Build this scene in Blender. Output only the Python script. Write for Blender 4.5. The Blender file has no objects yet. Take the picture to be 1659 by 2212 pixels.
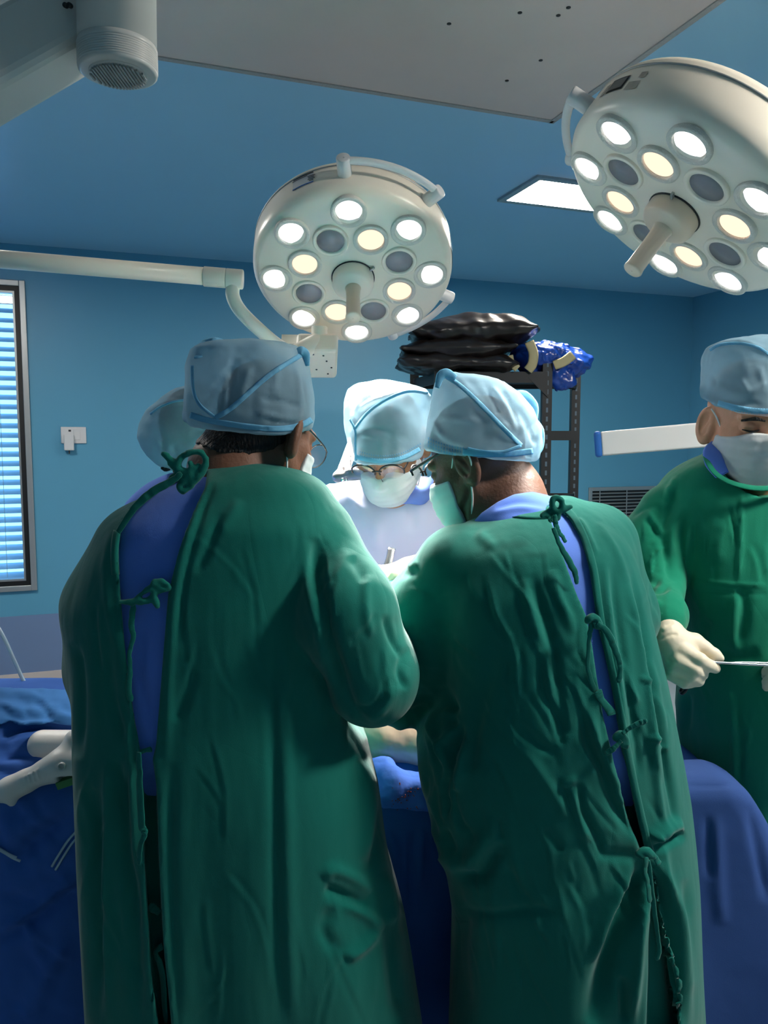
import bpy, math, random
import numpy as np
from mathutils import Vector
from mathutils.bvhtree import BVHTree

sc = bpy.context.scene
col = sc.collection
# ------------------------------------------------------------------ camera
F, CX, CY, EYE = 1665.0, 829.5, 1106.0, 1.55
PITCH, YAW = math.radians(5.114), math.radians(19.726)
cam_d = bpy.data.cameras.new('camera')
cam_d.sensor_fit = 'VERTICAL'; cam_d.sensor_height = 36.0; cam_d.lens = F / 2212 * 36.0
cam_d.clip_start = 0.02; cam_d.clip_end = 60
cam = bpy.data.objects.new('camera', cam_d); col.objects.link(cam)
cam.location = (0, 0, EYE); cam.rotation_euler = (math.pi / 2 - PITCH, 0, -YAW)
sc.camera = cam
# ------------------------------------------------------------------ world, exposure
w = bpy.data.worlds.new('world'); sc.world = w; w.use_nodes = True
w.node_tree.nodes['Background'].inputs[0].default_value = (0.30, 0.62, 1.0, 1)
w.node_tree.nodes['Background'].inputs[1].default_value = 1.6
vs = sc.view_settings
vs.view_transform = 'Standard'; vs.look = 'None'; vs.gamma = 1.0; vs.exposure = 1.12
try: vs.use_curve_mapping = False
except Exception: pass
sc.cycles.max_bounces = 6; sc.cycles.diffuse_bounces = 4; sc.cycles.glossy_bounces = 3; sc.cycles.transmission_bounces = 4; sc.cycles.transparent_max_bounces = 8
sc.cycles.caustics_reflective = False; sc.cycles.caustics_refractive = False
PANEL_LIGHT = 45.0          # emission of the ceiling light panels
LAMP_MID, LAMP_RIGHT = 600.0, 90.0   # watts of the two surgical lamps
CAMSIDE = 56.0

# ------------------------------------------------------------------ frames
# V frame: x right, y forward of the camera (level), z up.  World: room axes.
cY, sY, cP, sP = math.cos(YAW), math.sin(YAW), math.cos(PITCH), math.sin(PITCH)
def VW(v):
    v = np.asarray(v, float)
    return np.stack([v[..., 0] * cY + v[..., 1] * sY, -v[..., 0] * sY + v[..., 1] * cY, v[..., 2]], -1)
def P(px, py, y):
    dx = (px - CX) / F; dy = -(py - CY) / F
    d = np.array([dx, cP + dy * sP, -sP + dy * cP]); d = d * (y / d[1])
    return np.array([d[0], d[1], d[2] + EYE])
def proj(v):
    x, y, z = v[:, 0], v[:, 1], v[:, 2] - EYE
    dw = y * cP - z * sP; u = y * sP + z * cP
    return CX + F * x / dw, CY - F * u / dw
def unit(v): v = np.asarray(v, float); return v / np.linalg.norm(v)
rng = random.Random(7)

# ------------------------------------------------------------------ materials
def srgb(r, g, b):
    f = lambda c: ((c / 255) / 12.92 if c / 255 <= 0.04045 else ((c / 255 + 0.055) / 1.055) ** 2.4)
    return (f(r), f(g), f(b), 1)
MATS = {}
def mat(name, rgb, rough=0.6, metal=0.0, spec=0.5, var=0.0, vscale=8.0, bump=0.0, bscale=60.0, bstretch=None,
        sheen=0.0, trans=0.0, fine=0.0, emit=0.0, coat=0.0, alpha=None, transl=0.0, sss=0.0, thread=0.0):
    if name in MATS: return MATS[name]
    m = bpy.data.materials.new(name); m.use_nodes = True
    nt = m.node_tree; N = nt.nodes; L = nt.links
    b = N['Principled BSDF']; c = srgb(*rgb)
    b.inputs['Base Color'].default_value = c; b.inputs['Roughness'].default_value = rough
    b.inputs['Metallic'].default_value = metal; b.inputs['Specular IOR Level'].default_value = spec
    b.inputs['Sheen Weight'].default_value = sheen; b.inputs['Transmission Weight'].default_value = trans
    b.inputs['Coat Weight'].default_value = coat
    if sss: b.inputs['Subsurface Weight'].default_value = sss; b.inputs['Subsurface Scale'].default_value = 0.008
    if emit: b.inputs['Emission Color'].default_value = c; b.inputs['Emission Strength'].default_value = emit
    tc = N.new('ShaderNodeTexCoord')
    if var:
        n = N.new('ShaderNodeTexNoise'); n.inputs['Scale'].default_value = vscale; n.inputs['Detail'].default_value = 2
        L.new(tc.outputs['Object'], n.inputs['Vector'])
        r = N.new('ShaderNodeMix'); r.data_type = 'RGBA'
        r.inputs[6].default_value = tuple(x * (1 - var) for x in c[:3]) + (1,)
        r.inputs[7].default_value = tuple(min(1, x * (1 + var)) for x in c[:3]) + (1,)
        L.new(n.outputs['Fac'], r.inputs[0]); L.new(r.outputs[2], b.inputs['Base Color'])
        if emit: L.new(r.outputs[2], b.inputs['Emission Color'])
    last = None
    for amt, sca, st, dist in ((bump, bscale, bstretch, 0.01), (fine, 900.0, None, 0.001)):
        if not amt: continue
        n = N.new('ShaderNodeTexNoise'); n.inputs['Scale'].default_value = sca; n.inputs['Detail'].default_value = 1.5
        mp = N.new('ShaderNodeMapping')
        if st: mp.inputs['Scale'].default_value = st
        L.new(tc.outputs['Object'], mp.inputs['Vector']); L.new(mp.outputs[0], n.inputs['Vector'])
        bp = N.new('ShaderNodeBump'); bp.inputs['Strength'].default_value = amt; bp.inputs['Distance'].default_value = dist
        L.new(n.outputs['Fac'], bp.inputs['Height'])
        if last: L.new(last.outputs[0], bp.inputs['Normal'])
        last = bp
    if thread:      # thin pressed creases: ridged, stretched noise
        n = N.new('ShaderNodeTexNoise'); n.inputs['Scale'].default_value = 9.0; n.inputs['Detail'].default_value = 1.5; n.inputs['Distortion'].default_value = 0.0
        mp = N.new('ShaderNodeMapping'); mp.inputs['Scale'].default_value = (1, 1, 0.45); mp.inputs['Rotation'].default_value = (0.2, 0.25, 0)
        L.new(tc.outputs['Object'], mp.inputs['Vector']); L.new(mp.outputs[0], n.inputs['Vector'])
        a1 = N.new('ShaderNodeMath'); a1.operation = 'SUBTRACT'; a1.inputs[1].default_value = 0.5; L.new(n.outputs['Fac'], a1.inputs[0])
        a2 = N.new('ShaderNodeMath'); a2.operation = 'ABSOLUTE'; L.new(a1.outputs[0], a2.inputs[0])
        a3 = N.new('ShaderNodeMath'); a3.operation = 'MULTIPLY'; a3.inputs[1].default_value = 14.0; a3.use_clamp = True; L.new(a2.outputs[0], a3.inputs[0])
        a4 = N.new('ShaderNodeMath'); a4.operation = 'POWER'; a4.inputs[1].default_value = 0.6; L.new(a3.outputs[0], a4.inputs[0])
        bp = N.new('ShaderNodeBump'); bp.inputs['Strength'].default_value = thread; bp.inputs['Distance'].default_value = 0.0016
        L.new(a4.outputs[0], bp.inputs['Height'])
        if last: L.new(last.outputs[0], bp.inputs['Normal'])
        last = bp
    if last: L.new(last.outputs[0], b.inputs['Normal'])
    out = N['Material Output']
    if transl or alpha is not None:
        sh = b.outputs[0]
        if transl:
            t = N.new('ShaderNodeBsdfTranslucent'); t.inputs[0].default_value = c
            mx = N.new('ShaderNodeMixShader'); mx.inputs[0].default_value = transl
            L.new(sh, mx.inputs[1]); L.new(t.outputs[0], mx.inputs[2]); sh = mx.outputs[0]
        if alpha is not None:
            t = N.new('ShaderNodeBsdfTransparent')
            mx = N.new('ShaderNodeMixShader'); mx.inputs[0].default_value = alpha
            L.new(t.outputs[0], mx.inputs[1]); L.new(sh, mx.inputs[2]); sh = mx.outputs[0]
        L.new(sh, out.inputs[0])
    MATS[name] = m
    return m
def emitter(name, rgb, strength):
    m = bpy.data.materials.new(name); m.use_nodes = True; nt = m.node_tree; nt.nodes.clear()
    e = nt.nodes.new('ShaderNodeEmission'); e.inputs[0].default_value = srgb(*rgb); e.inputs[1].default_value = strength
    o = nt.nodes.new('ShaderNodeOutputMaterial'); nt.links.new(e.outputs[0], o.inputs[0]); MATS[name] = m
    return m
def glassy(name, rgb, rough, clear):
    """thin pane: mostly clear, with a glossy film"""
    m = bpy.data.materials.new(name); m.use_nodes = True; nt = m.node_tree; nt.nodes.clear()
    t = nt.nodes.new('ShaderNodeBsdfTransparent'); t.inputs[0].default_value = srgb(*rgb)
    g = nt.nodes.new('ShaderNodeBsdfGlossy'); g.inputs[1].default_value = rough
    mx = nt.nodes.new('ShaderNodeMixShader'); mx.inputs[0].default_value = 1 - clear
    o = nt.nodes.new('ShaderNodeOutputMaterial')
    nt.links.new(t.outputs[0], mx.inputs[1]); nt.links.new(g.outputs[0], mx.inputs[2]); nt.links.new(mx.outputs[0], o.inputs[0])
    MATS[name] = m
    return m

WALL = mat('wall_paint', (92, 158, 188), rough=0.42, spec=0.35, var=0.03, vscale=3)
WALL_LOW = mat('wall_dado_paint', (112, 135, 172), rough=0.4, var=0.03, vscale=3)
CEIL = mat('ceiling_paint', (158, 206, 232), rough=0.33, spec=0.5, var=0.03, vscale=2)
FLOOR = mat('floor_vinyl', (150, 160, 163), rough=0.35, var=0.1, vscale=5)
GREYP = mat('grey_panel', (206, 194, 188), rough=0.7, var=0.04, vscale=6)
DARKDOT = mat('screw_dark', (40, 40, 42), rough=0.6)
CREAM = mat('cream_enamel', (248, 238, 220), rough=0.32, spec=0.5)
CREAM2 = mat('warm_plastic', (226, 208, 184), rough=0.3, var=0.02)
LENSRING = mat('lens_bezel', (226, 220, 208), rough=0.35, bump=0.3, bscale=420)
LENSOFF = mat('lens_grey', (128, 128, 134), rough=0.35)
WHITEP = mat('white_plastic', (214, 214, 214), rough=0.35, var=0.02)
STEEL = mat('steel', (176, 178, 180), rough=0.25, metal=1.0)
ALU = mat('aluminium', (168, 172, 172), rough=0.4, metal=0.6, var=0.04)
BLACK = mat('black_gasket', (12, 14, 16), rough=0.5)
RACKB = mat('rack_black', (24, 25, 27), rough=0.5, var=0.2, vscale=12)
BAG = mat('bag_black', (34, 28, 26), rough=0.3, spec=0.5, var=0.3, vscale=6, bump=0.5, bscale=16)
BAGBLUE = mat('bag_blue', (22, 66, 158), rough=0.25, spec=0.6, var=0.25, vscale=14, bump=0.6, bscale=26)
TAPE = mat('tape_tan', (178, 166, 124), rough=0.6, var=0.08, vscale=20)
BLUECAP = mat('blue_endcap', (30, 96, 176), rough=0.45)
SLAT = mat('blind_slat', (200, 226, 240), rough=0.4, transl=0.35)
GOWN = mat('gown_green', (4, 99, 88), rough=0.9, spec=0.15, var=0.10, vscale=5, bump=0.35, bscale=26, bstretch=(1, 1, 0.28), fine=0.35, sheen=0.15, thread=0.22)
SCRUB = mat('scrub_blue', (86, 122, 206), rough=0.85, spec=0.15, var=0.05, vscale=6, bump=0.2, bscale=18, fine=0.3, sheen=0.1, thread=0.15)
GOWNW = mat('gown_pale', (192, 192, 216), rough=0.9, spec=0.1, var=0.03, vscale=6, bump=0.25, bscale=12)
CAPM = mat('cap_nonwoven', (152, 188, 206), rough=0.85, spec=0.1, var=0.06, vscale=14, bump=0.35, bscale=38, fine=0.3, transl=0.25, alpha=0.66)
CAPB = mat('cap_band', (120, 182, 214), rough=0.85, spec=0.1, var=0.06, vscale=20, bump=0.3, bscale=70, transl=0.2)
MASKM = mat('mask_white', (214, 220, 222), rough=0.85, spec=0.1, bump=0.15, bscale=60, transl=0.2)
LOOP = mat('ear_loop', (226, 226, 222), rough=0.8)
SKIN_A = mat('skin_a', (112, 76, 58), rough=0.55, spec=0.35, var=0.10, vscale=22, bump=0.12, bscale=160)
SKIN_B = mat('skin_b', (102, 70, 54), rough=0.5, spec=0.4, var=0.12, vscale=24, bump=0.12, bscale=160)
SKIN_C = mat('skin_c', (164, 112, 84), rough=0.5, spec=0.35, var=0.08, vscale=24, bump=0.12, bscale=160)
SKIN_D = mat('skin_d', (212, 150, 118), rough=0.5, spec=0.35, var=0.08, vscale=24, bump=0.12, bscale=160)
HAIR = mat('hair_dark', (22, 18, 17), rough=0.6, spec=0.4, bump=0.6, bscale=220, bstretch=(1, 1, 0.3))
GLOVE = mat('latex_glove', (226, 214, 190), rough=0.5, spec=0.35, var=0.04, vscale=20, bump=0.15, bscale=50)
DRAPE = mat('drape_blue', (58, 98, 172), rough=0.85, spec=0.15, var=0.08, vscale=5, bump=0.4, bscale=14, fine=0.3)
DRAPE2 = mat('drape_teal', (60, 112, 170), rough=0.85, spec=0.15, var=0.08, vscale=5, bump=0.3, bscale=14)
FRAMEB = mat('glasses_black', (14, 14, 16), rough=0.3)
FRAMEM = mat('glasses_metal', (92, 92, 94), rough=0.25, metal=1.0)
TROUSER = mat('trouser_blue', (44, 72, 140), rough=0.9, spec=0.1)
SHOE = mat('shoe_dark', (40, 44, 52), rough=0.5)
DEVICE = mat('device_white', (216, 212, 206), rough=0.4, var=0.02)
GREENT = mat('trigger_green', (40, 120, 60), rough=0.4)
TUBE = mat('clear_tube', (205, 222, 232), rough=0.2, alpha=0.65)
FILM = mat('incise_film', (212, 182, 160), rough=0.25, spec=0.6, var=0.06, vscale=10, bump=0.7, bscale=24)
SPLASH = mat('splash_red', (170, 70, 50), rough=0.4)
LED_W = emitter('led_white', (244, 250, 255), 1.1)
LED_Y = emitter('led_warm', (255, 220, 190), 0.68)
PANEL_E = emitter('panel_diffuser', (255, 246, 232), PANEL_LIGHT)
GLASS = glassy('window_glass', (235, 245, 250), 0.03, 0.92)
LENSG = glassy('spectacle_lens', (245, 248, 250), 0.02, 0.9)

# ------------------------------------------------------------------ scene objects
ORG = {}
def thing(name, label, cat, loc, group=None):
    o = bpy.data.objects.new(name, None); col.objects.link(o)
    o.empty_display_size = 0.05
    o.location = tuple(loc); ORG[o.name] = np.array(loc, float)
    o['label'] = label; o['category'] = cat
    if group: o['group'] = group
    return o
def mesh(name, V, Fc, m, parent=None, smooth=True, label=None, cat=None, group=None, kind=None, loc=None, frame='V', matidx=None):
    """V in the V frame (or world when frame='W'); links ONE object"""
    V = np.asarray(V, float)
    if frame == 'V': V = VW(V)
    if parent is not None: o0 = ORG[parent.name]
    elif loc is not None: o0 = np.array(loc, float)
    else:
        o0 = np.array([V[:, 0].mean(), V[:, 1].mean(), V[:, 2].min()])
    me = bpy.data.meshes.new(name)
    if isinstance(Fc, np.ndarray):
        me.vertices.add(len(V)); me.vertices.foreach_set('co', (V - o0).astype(np.float32).ravel())
        k = Fc.shape[1]
        me.loops.add(Fc.size); me.loops.foreach_set('vertex_index', Fc.astype(np.int32).ravel())
        me.polygons.add(len(Fc)); me.polygons.foreach_set('loop_start', np.arange(0, Fc.size, k, dtype=np.int32))
        me.polygons.foreach_set('loop_total', np.full(len(Fc), k, dtype=np.int32))
        me.update(calc_edges=True); me.validate()
    else:
        me.from_pydata((V - o0).tolist(), [], Fc); me.update()
    for mm in (m if isinstance(m, (list, tuple)) else [m]): me.materials.append(mm)
    if matidx is not None: me.polygons.foreach_set('material_index', np.asarray(matidx, np.int32))
    if smooth: me.polygons.foreach_set('use_smooth', np.ones(len(me.polygons), bool))
    o = bpy.data.objects.new(name, me); col.objects.link(o)
    if parent is not None: o.parent = parent
    else: o.location = tuple(o0)
    ORG[o.name] = o0
    if label: o['label'] = label
    if cat: o['category'] = cat
    if group: o['group'] = group
    if kind: o['kind'] = kind
    return o
def bevel(o, wd=0.004, seg=2):
    b = o.modifiers.new('bevel', 'BEVEL'); b.width = wd; b.segments = seg; b.limit_method = 'ANGLE'
    return o

class MB:
    """collects simple solids"""
    def __init__(s): s.v = []; s.f = []; s.n = 0
    def add(s, V, Fc):
        V = np.asarray(V, float); s.v.append(V); s.f += [tuple(i + s.n for i in q) for q in Fc]; s.n += len(V); return s
    def box(s, c, h, ax=None):
        c = np.asarray(c, float); ax = np.eye(3) if ax is None else np.asarray(ax, float)
        V = [c + sx * h[0] * ax[0] + sy * h[1] * ax[1] + sz * h[2] * ax[2] for sx in (-1, 1) for sy in (-1, 1) for sz in (-1, 1)]
        return s.add(V, [(0, 1, 3, 2), (4, 6, 7, 5), (0, 4, 5, 1), (2, 3, 7, 6), (0, 2, 6, 4), (1, 5, 7, 3)])
    def hexa(s, V):   # 8 corners: bottom 4 ccw, top 4 ccw
        return s.add(V, [(3, 2, 1, 0), (4, 5, 6, 7), (0, 1, 5, 4), (1, 2, 6, 5), (2, 3, 7, 6), (3, 0, 4, 7)])
    def lathe(s, c, ax, prof, seg=32, cap=True):
        """prof: list of (radius, height along ax)"""
        c = np.asarray(c, float); ax = unit(ax); t = np.array([1, 0, 0]) if abs(ax[0]) < 0.8 else np.array([0, 1, 0])
        e1 = unit(np.cross(ax, t)); e2 = np.cross(ax, e1); V = []; Fc = []
        for r, h in prof:
            for k in range(seg):
                a = 2 * math.pi * k / seg; V.append(c + ax * h + r * (math.cos(a) * e1 + math.sin(a) * e2))
        for i in range(len(prof) - 1):
            for k in range(seg):
                k2 = (k + 1) % seg; Fc.append((i * seg + k, i * seg + k2, (i + 1) * seg + k2, (i + 1) * seg + k))
        if cap: Fc.append(tuple(range(seg))[::-1]); Fc.append(tuple((len(prof) - 1) * seg + k for k in range(seg)))
        return s.add(V, Fc)
    def cyl(s, a, b, r, r2=None, seg=20, e=0.0):
        a = np.asarray(a, float); b = np.asarray(b, float); L = np.linalg.norm(b - a); r2 = r if r2 is None else r2
        if e: pr = [(r - e, 0), (r - e * .3, e * .3), (r, e), (r2, L - e), (r2 - e * .3, L - e * .3), (r2 - e, L)]
        else: pr = [(r, 0), (r2, L)]
        return s.lathe(a, b - a, pr, seg)
    def tube(s, pts, r, seg=10, flat=None, nrm=None):
        """sweep; r scalar or list. flat=(w,t) gives a ribbon whose face looks along nrm"""
        pts = smooth_path(pts); n = len(pts); rr = np.interp(np.linspace(0, 1, n), np.linspace(0, 1, len(r)), r) if isinstance(r, (list, tuple)) else [r] * n
        T = np.gradient(pts, axis=0); T /= np.linalg.norm(T, axis=1)[:, None] + 1e-9
        V = []; Fc = []
        up = np.array([0, 0, 1.0]) if nrm is None else unit(nrm)
        if nrm is None and abs(T[0] @ up) > 0.9: up = np.array([1.0, 0, 0])
        b = up
        for i in range(n):
            if nrm is None: b = b - (b @ T[i]) * T[i]
            else: b = up - (up @ T[i]) * T[i]
            b = b / (np.linalg.norm(b) + 1e-9); a_ = np.cross(T[i], b)
            for k in range(seg):
                t = 2 * math.pi * k / seg
                if flat: V.append(pts[i] + a_ * math.cos(t) * flat[0] * rr[i] + b * math.sin(t) * flat[1] * rr[i])
                else: V.append(pts[i] + rr[i] * (a_ * math.cos(t) + b * math.sin(t)))
        for i in range(n - 1):
            for k in range(seg):
                k2 = (k + 1) % seg; Fc.append((i * seg + k, i * seg + k2, (i + 1) * seg + k2, (i + 1) * seg + k))
        Fc.append(tuple(range(seg))[::-1]); Fc.append(tuple((n - 1) * seg + k for k in range(seg)))
        return s.add(V, Fc)
    def build(s, name, m, parent=None, **k):
        return mesh(name, np.concatenate(s.v), s.f, m, parent, **k)
def smooth_path(pts, sub=6):
    pts = np.asarray(pts, float)
    if len(pts) < 3: return pts
    out = []; q = np.vstack([2 * pts[0] - pts[1], pts, 2 * pts[-1] - pts[-2]])
    for i in range(1, len(q) - 2):
        p0, p1, p2, p3 = q[i - 1], q[i], q[i + 1], q[i + 2]
        for j in range(sub):
            t = j / sub
            out.append(.5 * (2 * p1 + (p2 - p0) * t + (2 * p0 - 5 * p1 + 4 * p2 - p3) * t * t + (3 * p1 - p0 - 3 * p2 + p3) * t ** 3))
    out.append(pts[-1]); return np.array(out)

# ------------------------------------------------------------------ implicit surfaces
def rc(p, a, b, ra, rb):
    a = np.asarray(a, float); b = np.asarray(b, float); ab = b - a
    t = np.clip(((p - a) @ ab) / (ab @ ab + 1e-12), 0, 1)
    return np.sqrt(((p - a - t[:, None] * ab) ** 2).sum(1)) - (ra + (rb - ra) * t)
def ell(p, c, r, ax=None):
    q = p - np.asarray(c, float)
    if ax is not None: q = q @ np.asarray(ax, float).T
    r = np.asarray(r, float); k0 = np.sqrt(((q / r) ** 2).sum(1)); k1 = np.sqrt(((q / r ** 2) ** 2).sum(1)) + 1e-9
    return np.where(k0 > 1e-6, k0 * (k0 - 1) / k1, -r.min())
def rbox(p, c, h, r, ax=None):
    q = p - np.asarray(c, float)
    if ax is not None: q = q @ np.asarray(ax, float).T
    q = np.abs(q) - (np.asarray(h, float) - r)
    return np.sqrt((np.maximum(q, 0) ** 2).sum(1)) + np.minimum(q.max(1), 0) - r
def smin(a, b, k):
    h = np.clip(.5 + .5 * (b - a) / k, 0, 1); return b + (a - b) * h - k * h * (1 - h)
def smax(a, b, k): return -smin(-a, -b, k)
def chain(p, pts, rs, k=0.02):
    d = None
    for i in range(len(pts) - 1):
        q = rc(p, pts[i], pts[i + 1], rs[i], rs[i + 1]); d = q if d is None else smin(d, q, k)
    return d
class Loft:
    """stack of superellipse sections; rows = (py, px_left, px_right, yV, half depth)"""
    def __init__(s, rows, n=2.4, smooth=5, rot=None):
        R = []
        for py, xl, xr, y, b in rows:
            m = P((xl + xr) / 2, py, y); R.append((m[2], m[0], y, (xr - xl) / 2 * y / F, b))
        R = np.array(sorted(R)); z = R[:, 0]; s.z0, s.z1 = z[0], z[-1]
        zz = np.linspace(z[0], z[-1], 260); T = [np.interp(zz, z, R[:, i]) for i in range(1, 5)]
        ker = np.exp(-np.linspace(-2, 2, 2 * smooth + 1) ** 2); ker /= ker.sum()
        s.T = [np.convolve(np.pad(t, smooth, 'edge'), ker, 'valid') for t in T]; s.zz = zz; s.n = n; s.R = R
    def at(s, z): return [np.interp(z, s.zz, t) for t in s.T]
    def __call__(s, p):
        z = p[:, 2]; cx, cy, a, b = s.at(z); n = s.n
        x = np.abs(p[:, 0] - cx) / a + 1e-6; y = np.abs(p[:, 1] - cy) / b + 1e-6
        q = (x ** n + y ** n) ** (1 / n)
        g = np.sqrt((x ** (n - 1) / a) ** 2 + (y ** (n - 1) / b) ** 2) * q ** (1 - n)
        g = np.maximum(g, 1 / np.maximum(a, b))
        d = (q - 1) / g
        return smax(smax(d, z - s.z1, 0.02), s.z0 - z, 0.01)
def wob(p, f, seed, n=5):
    """cheap smooth noise, about -1..1"""
    r = np.random.RandomState(seed); o = np.zeros(len(p))
    f = np.asarray(f, float) * np.ones(3)
    for i in range(n):
        k = r.normal(size=3); k /= np.linalg.norm(k); o += np.sin((p * f) @ k * r.uniform(.6, 1.7) + r.uniform(0, 6.28) + 1.3 * np.sin((p * f) @ r.normal(size=3) * .35))
    return o / n * 1.5
def polyd(px, py, poly):
    """signed distance (px) to a polygon, inside negative"""
    poly = np.asarray(poly, float); d = np.full(len(px), 1e18); ins = np.zeros(len(px), bool)
    for i in range(len(poly)):
        a = poly[i]; b = poly[(i + 1) % len(poly)]; e = b - a
        wx = px - a[0]; wy = py - a[1]; t = np.clip((wx * e[0] + wy * e[1]) / (e @ e + 1e-9), 0, 1)
        d = np.minimum(d, (wx - t * e[0]) ** 2 + (wy - t * e[1]) ** 2)
        c = ((a[1] <= py) & (b[1] > py)) | ((b[1] <= py) & (a[1] > py))
        if abs(e[1]) > 1e-9: ins ^= c & (px < a[0] + (py - a[1]) / e[1] * e[0])
    d = np.sqrt(d); return np.where(ins, -d, d)
def sn(fn, lo, hi, h):
    """surface nets of fn<0 in the box lo..hi; coarse pass first"""
    lo = np.asarray(lo, float); hi = np.asarray(hi, float); B = 4
    n = (np.ceil((hi - lo) / h / B).astype(int) + 1); N = n * B
    g = np.stack(np.meshgrid(*[lo[i] + h * (np.arange(n[i]) * B + (B - 1) / 2) for i in range(3)], indexing='ij'), -1).reshape(-1, 3)
    dc = fn(g).reshape(n)
    near = np.abs(dc) < h * B * 0.87 * 1.5 + h
    val = np.where(dc < 0, -1.0, 1.0)
    for ax in range(3): val = np.repeat(val, B, axis=ax)
    nf = near
    for ax in range(3): nf = np.repeat(nf, B, axis=ax)
    idx = np.argwhere(nf); val[nf] = fn(lo + idx * h)
    for ax in range(3):      # closed at the border
        sl = [slice(None)] * 3
        for e in (0, -1): sl[ax] = e; val[tuple(sl)] = np.maximum(val[tuple(sl)], h * .5)
    s = val < 0
    c = np.zeros(N - 1, int)
    for i in (0, 1):
        for j in (0, 1):
            for k in (0, 1): c += s[i:N[0] - 1 + i, j:N[1] - 1 + j, k:N[2] - 1 + k]
    act = np.argwhere((c > 0) & (c < 8)); M = -np.ones(N - 1, int); M[tuple(act.T)] = np.arange(len(act))
    acc = np.zeros((len(act), 3)); cnt = np.zeros(len(act))
    cor = [(i, j, k) for i in (0, 1) for j in (0, 1) for k in (0, 1)]
    for a_ in cor:
        for b_ in cor:
            if sum(abs(x - y) for x, y in zip(a_, b_)) != 1 or a_ > b_: continue
            va = val[tuple((act + a_).T)]; vb = val[tuple((act + b_).T)]; mk = (va < 0) != (vb < 0)
            t = np.where(mk, va / np.where(va == vb, 1, va - vb), 0)
            acc += np.where(mk[:, None], np.array(a_) + t[:, None] * (np.array(b_) - np.array(a_)), 0); cnt += mk
    V = lo + (act + acc / cnt[:, None]) * h
    Q = []
    for ax in range(3):
        u, v = (ax + 1) % 3, (ax + 2) % 3
        s0 = [slice(None)] * 3; s1 = [slice(None)] * 3; s0[ax] = slice(0, -1); s1[ax] = slice(1, None)
        a_ = s[tuple(s0)]; b_ = s[tuple(s1)]; e = np.argwhere(a_ != b_); e = e[(e[:, u] > 0) & (e[:, v] > 0)]
        e = e[(e[:, u] < N[u] - 1) & (e[:, v] < N[v] - 1)]
        fl = a_[tuple(e.T)]
        def cell(du, dv):
            q = e.copy(); q[:, u] -= du; q[:, v] -= dv; return M[tuple(q.T)]
        q = np.stack([cell(1, 1), cell(0, 1), cell(0, 0), cell(1, 0)], 1)
        q[~fl] = q[~fl][:, ::-1]; Q.append(q)
    Q = np.concatenate(Q); Q = Q[(Q >= 0).all(1)]
    return V, Q
def normals(V, Q):
    n = np.cross(V[Q[:, 2]] - V[Q[:, 0]], V[Q[:, 3]] - V[Q[:, 1]]); N = np.zeros_like(V)
    for k in range(4): np.add.at(N, Q[:, k], n)
    return N / (np.linalg.norm(N, axis=1)[:, None] + 1e-12)
def strokes(V, Q, S, front=True):
    """sculpt folds: S = (polyline in photo px, width px, height m, kind)"""
    N = normals(V, Q); x, y = proj(V); o = np.zeros(len(V))
    d = V - np.array([0, 0, EYE]); d /= np.linalg.norm(d, axis=1)[:, None]
    fw = np.clip(-(N * d).sum(1) * 4 + .3, 0, 1)
    for pl, wd, am, kind in S:
        pl = smooth_path(np.asarray(pl, float), 4) if len(pl) > 2 else np.asarray(pl, float)
        best = np.full(len(V), 1e9); side = np.zeros(len(V)); tt = np.zeros(len(V)); ns = len(pl) - 1
        for i in range(ns):
            a, b = pl[i], pl[i + 1]; e = b - a; wx = x - a[0]; wy = y - a[1]
            t = np.clip((wx * e[0] + wy * e[1]) / (e @ e + 1e-9), 0, 1)
            dd = np.hypot(wx - t * e[0], wy - t * e[1]); m = dd < best
            best = np.where(m, dd, best); side = np.where(m, np.sign(e[0] * wy - e[1] * wx), side); tt = np.where(m, (i + t) / ns, tt)
        tap = np.clip(np.minimum(tt, 1 - tt) * 5, 0, 1) ** .7
        if kind == 'g': o += am * np.exp(-(best / wd) ** 2) * tap
        elif kind == 'f': o += am * 1.7 * (side * best / wd) * np.exp(-(best / wd) ** 2) * tap
        elif kind == 'c': o += am * np.exp(-best / wd) * tap
        elif kind == 's': o += am * np.where(side > 0, np.exp(-best / wd), -0.25 * np.exp(-best / (wd * .25))) * tap
        elif kind == 'S': o += am * np.where(side < 0, np.exp(-best / wd), -0.25 * np.exp(-best / (wd * .25))) * tap
    return V + N * (o * fw)[:, None]
def folds(seed, n, box, ang, sd, ln, wd, am):
    """random small pressed creases: box px, angle from vertical in degrees"""
    r = random.Random(seed); S = []
    for k in range(n):
        x = r.uniform(box[0], box[2]); y = r.uniform(box[1], box[3]); a = math.radians(r.gauss(ang, sd)); l = r.uniform(*ln)
        dx, dy = math.sin(a), math.cos(a); c = r.uniform(-.12, .12) * l
        S.append(([(x, y), (x + dx * l / 2 + dy * c, y + dy * l / 2 - dx * c), (x + dx * l, y + dy * l)], r.uniform(*wd), r.uniform(*am) * r.choice((-1, 1)), r.choice('ffg')))
    return S
def bvh(V, Q): return BVHTree.FromPolygons(V.tolist(), Q.tolist())
def hit(tree, px, py, off=0.0):
    d = unit(P(px, py, 1.0) - np.array([0, 0, EYE])); h = tree.ray_cast(Vector((0, 0, EYE)), Vector(d))
    if h[0] is None: return None
    n = np.array(h[1]); n = n if n @ d < 0 else -n
    return np.array(h[0]) + n * off
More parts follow.
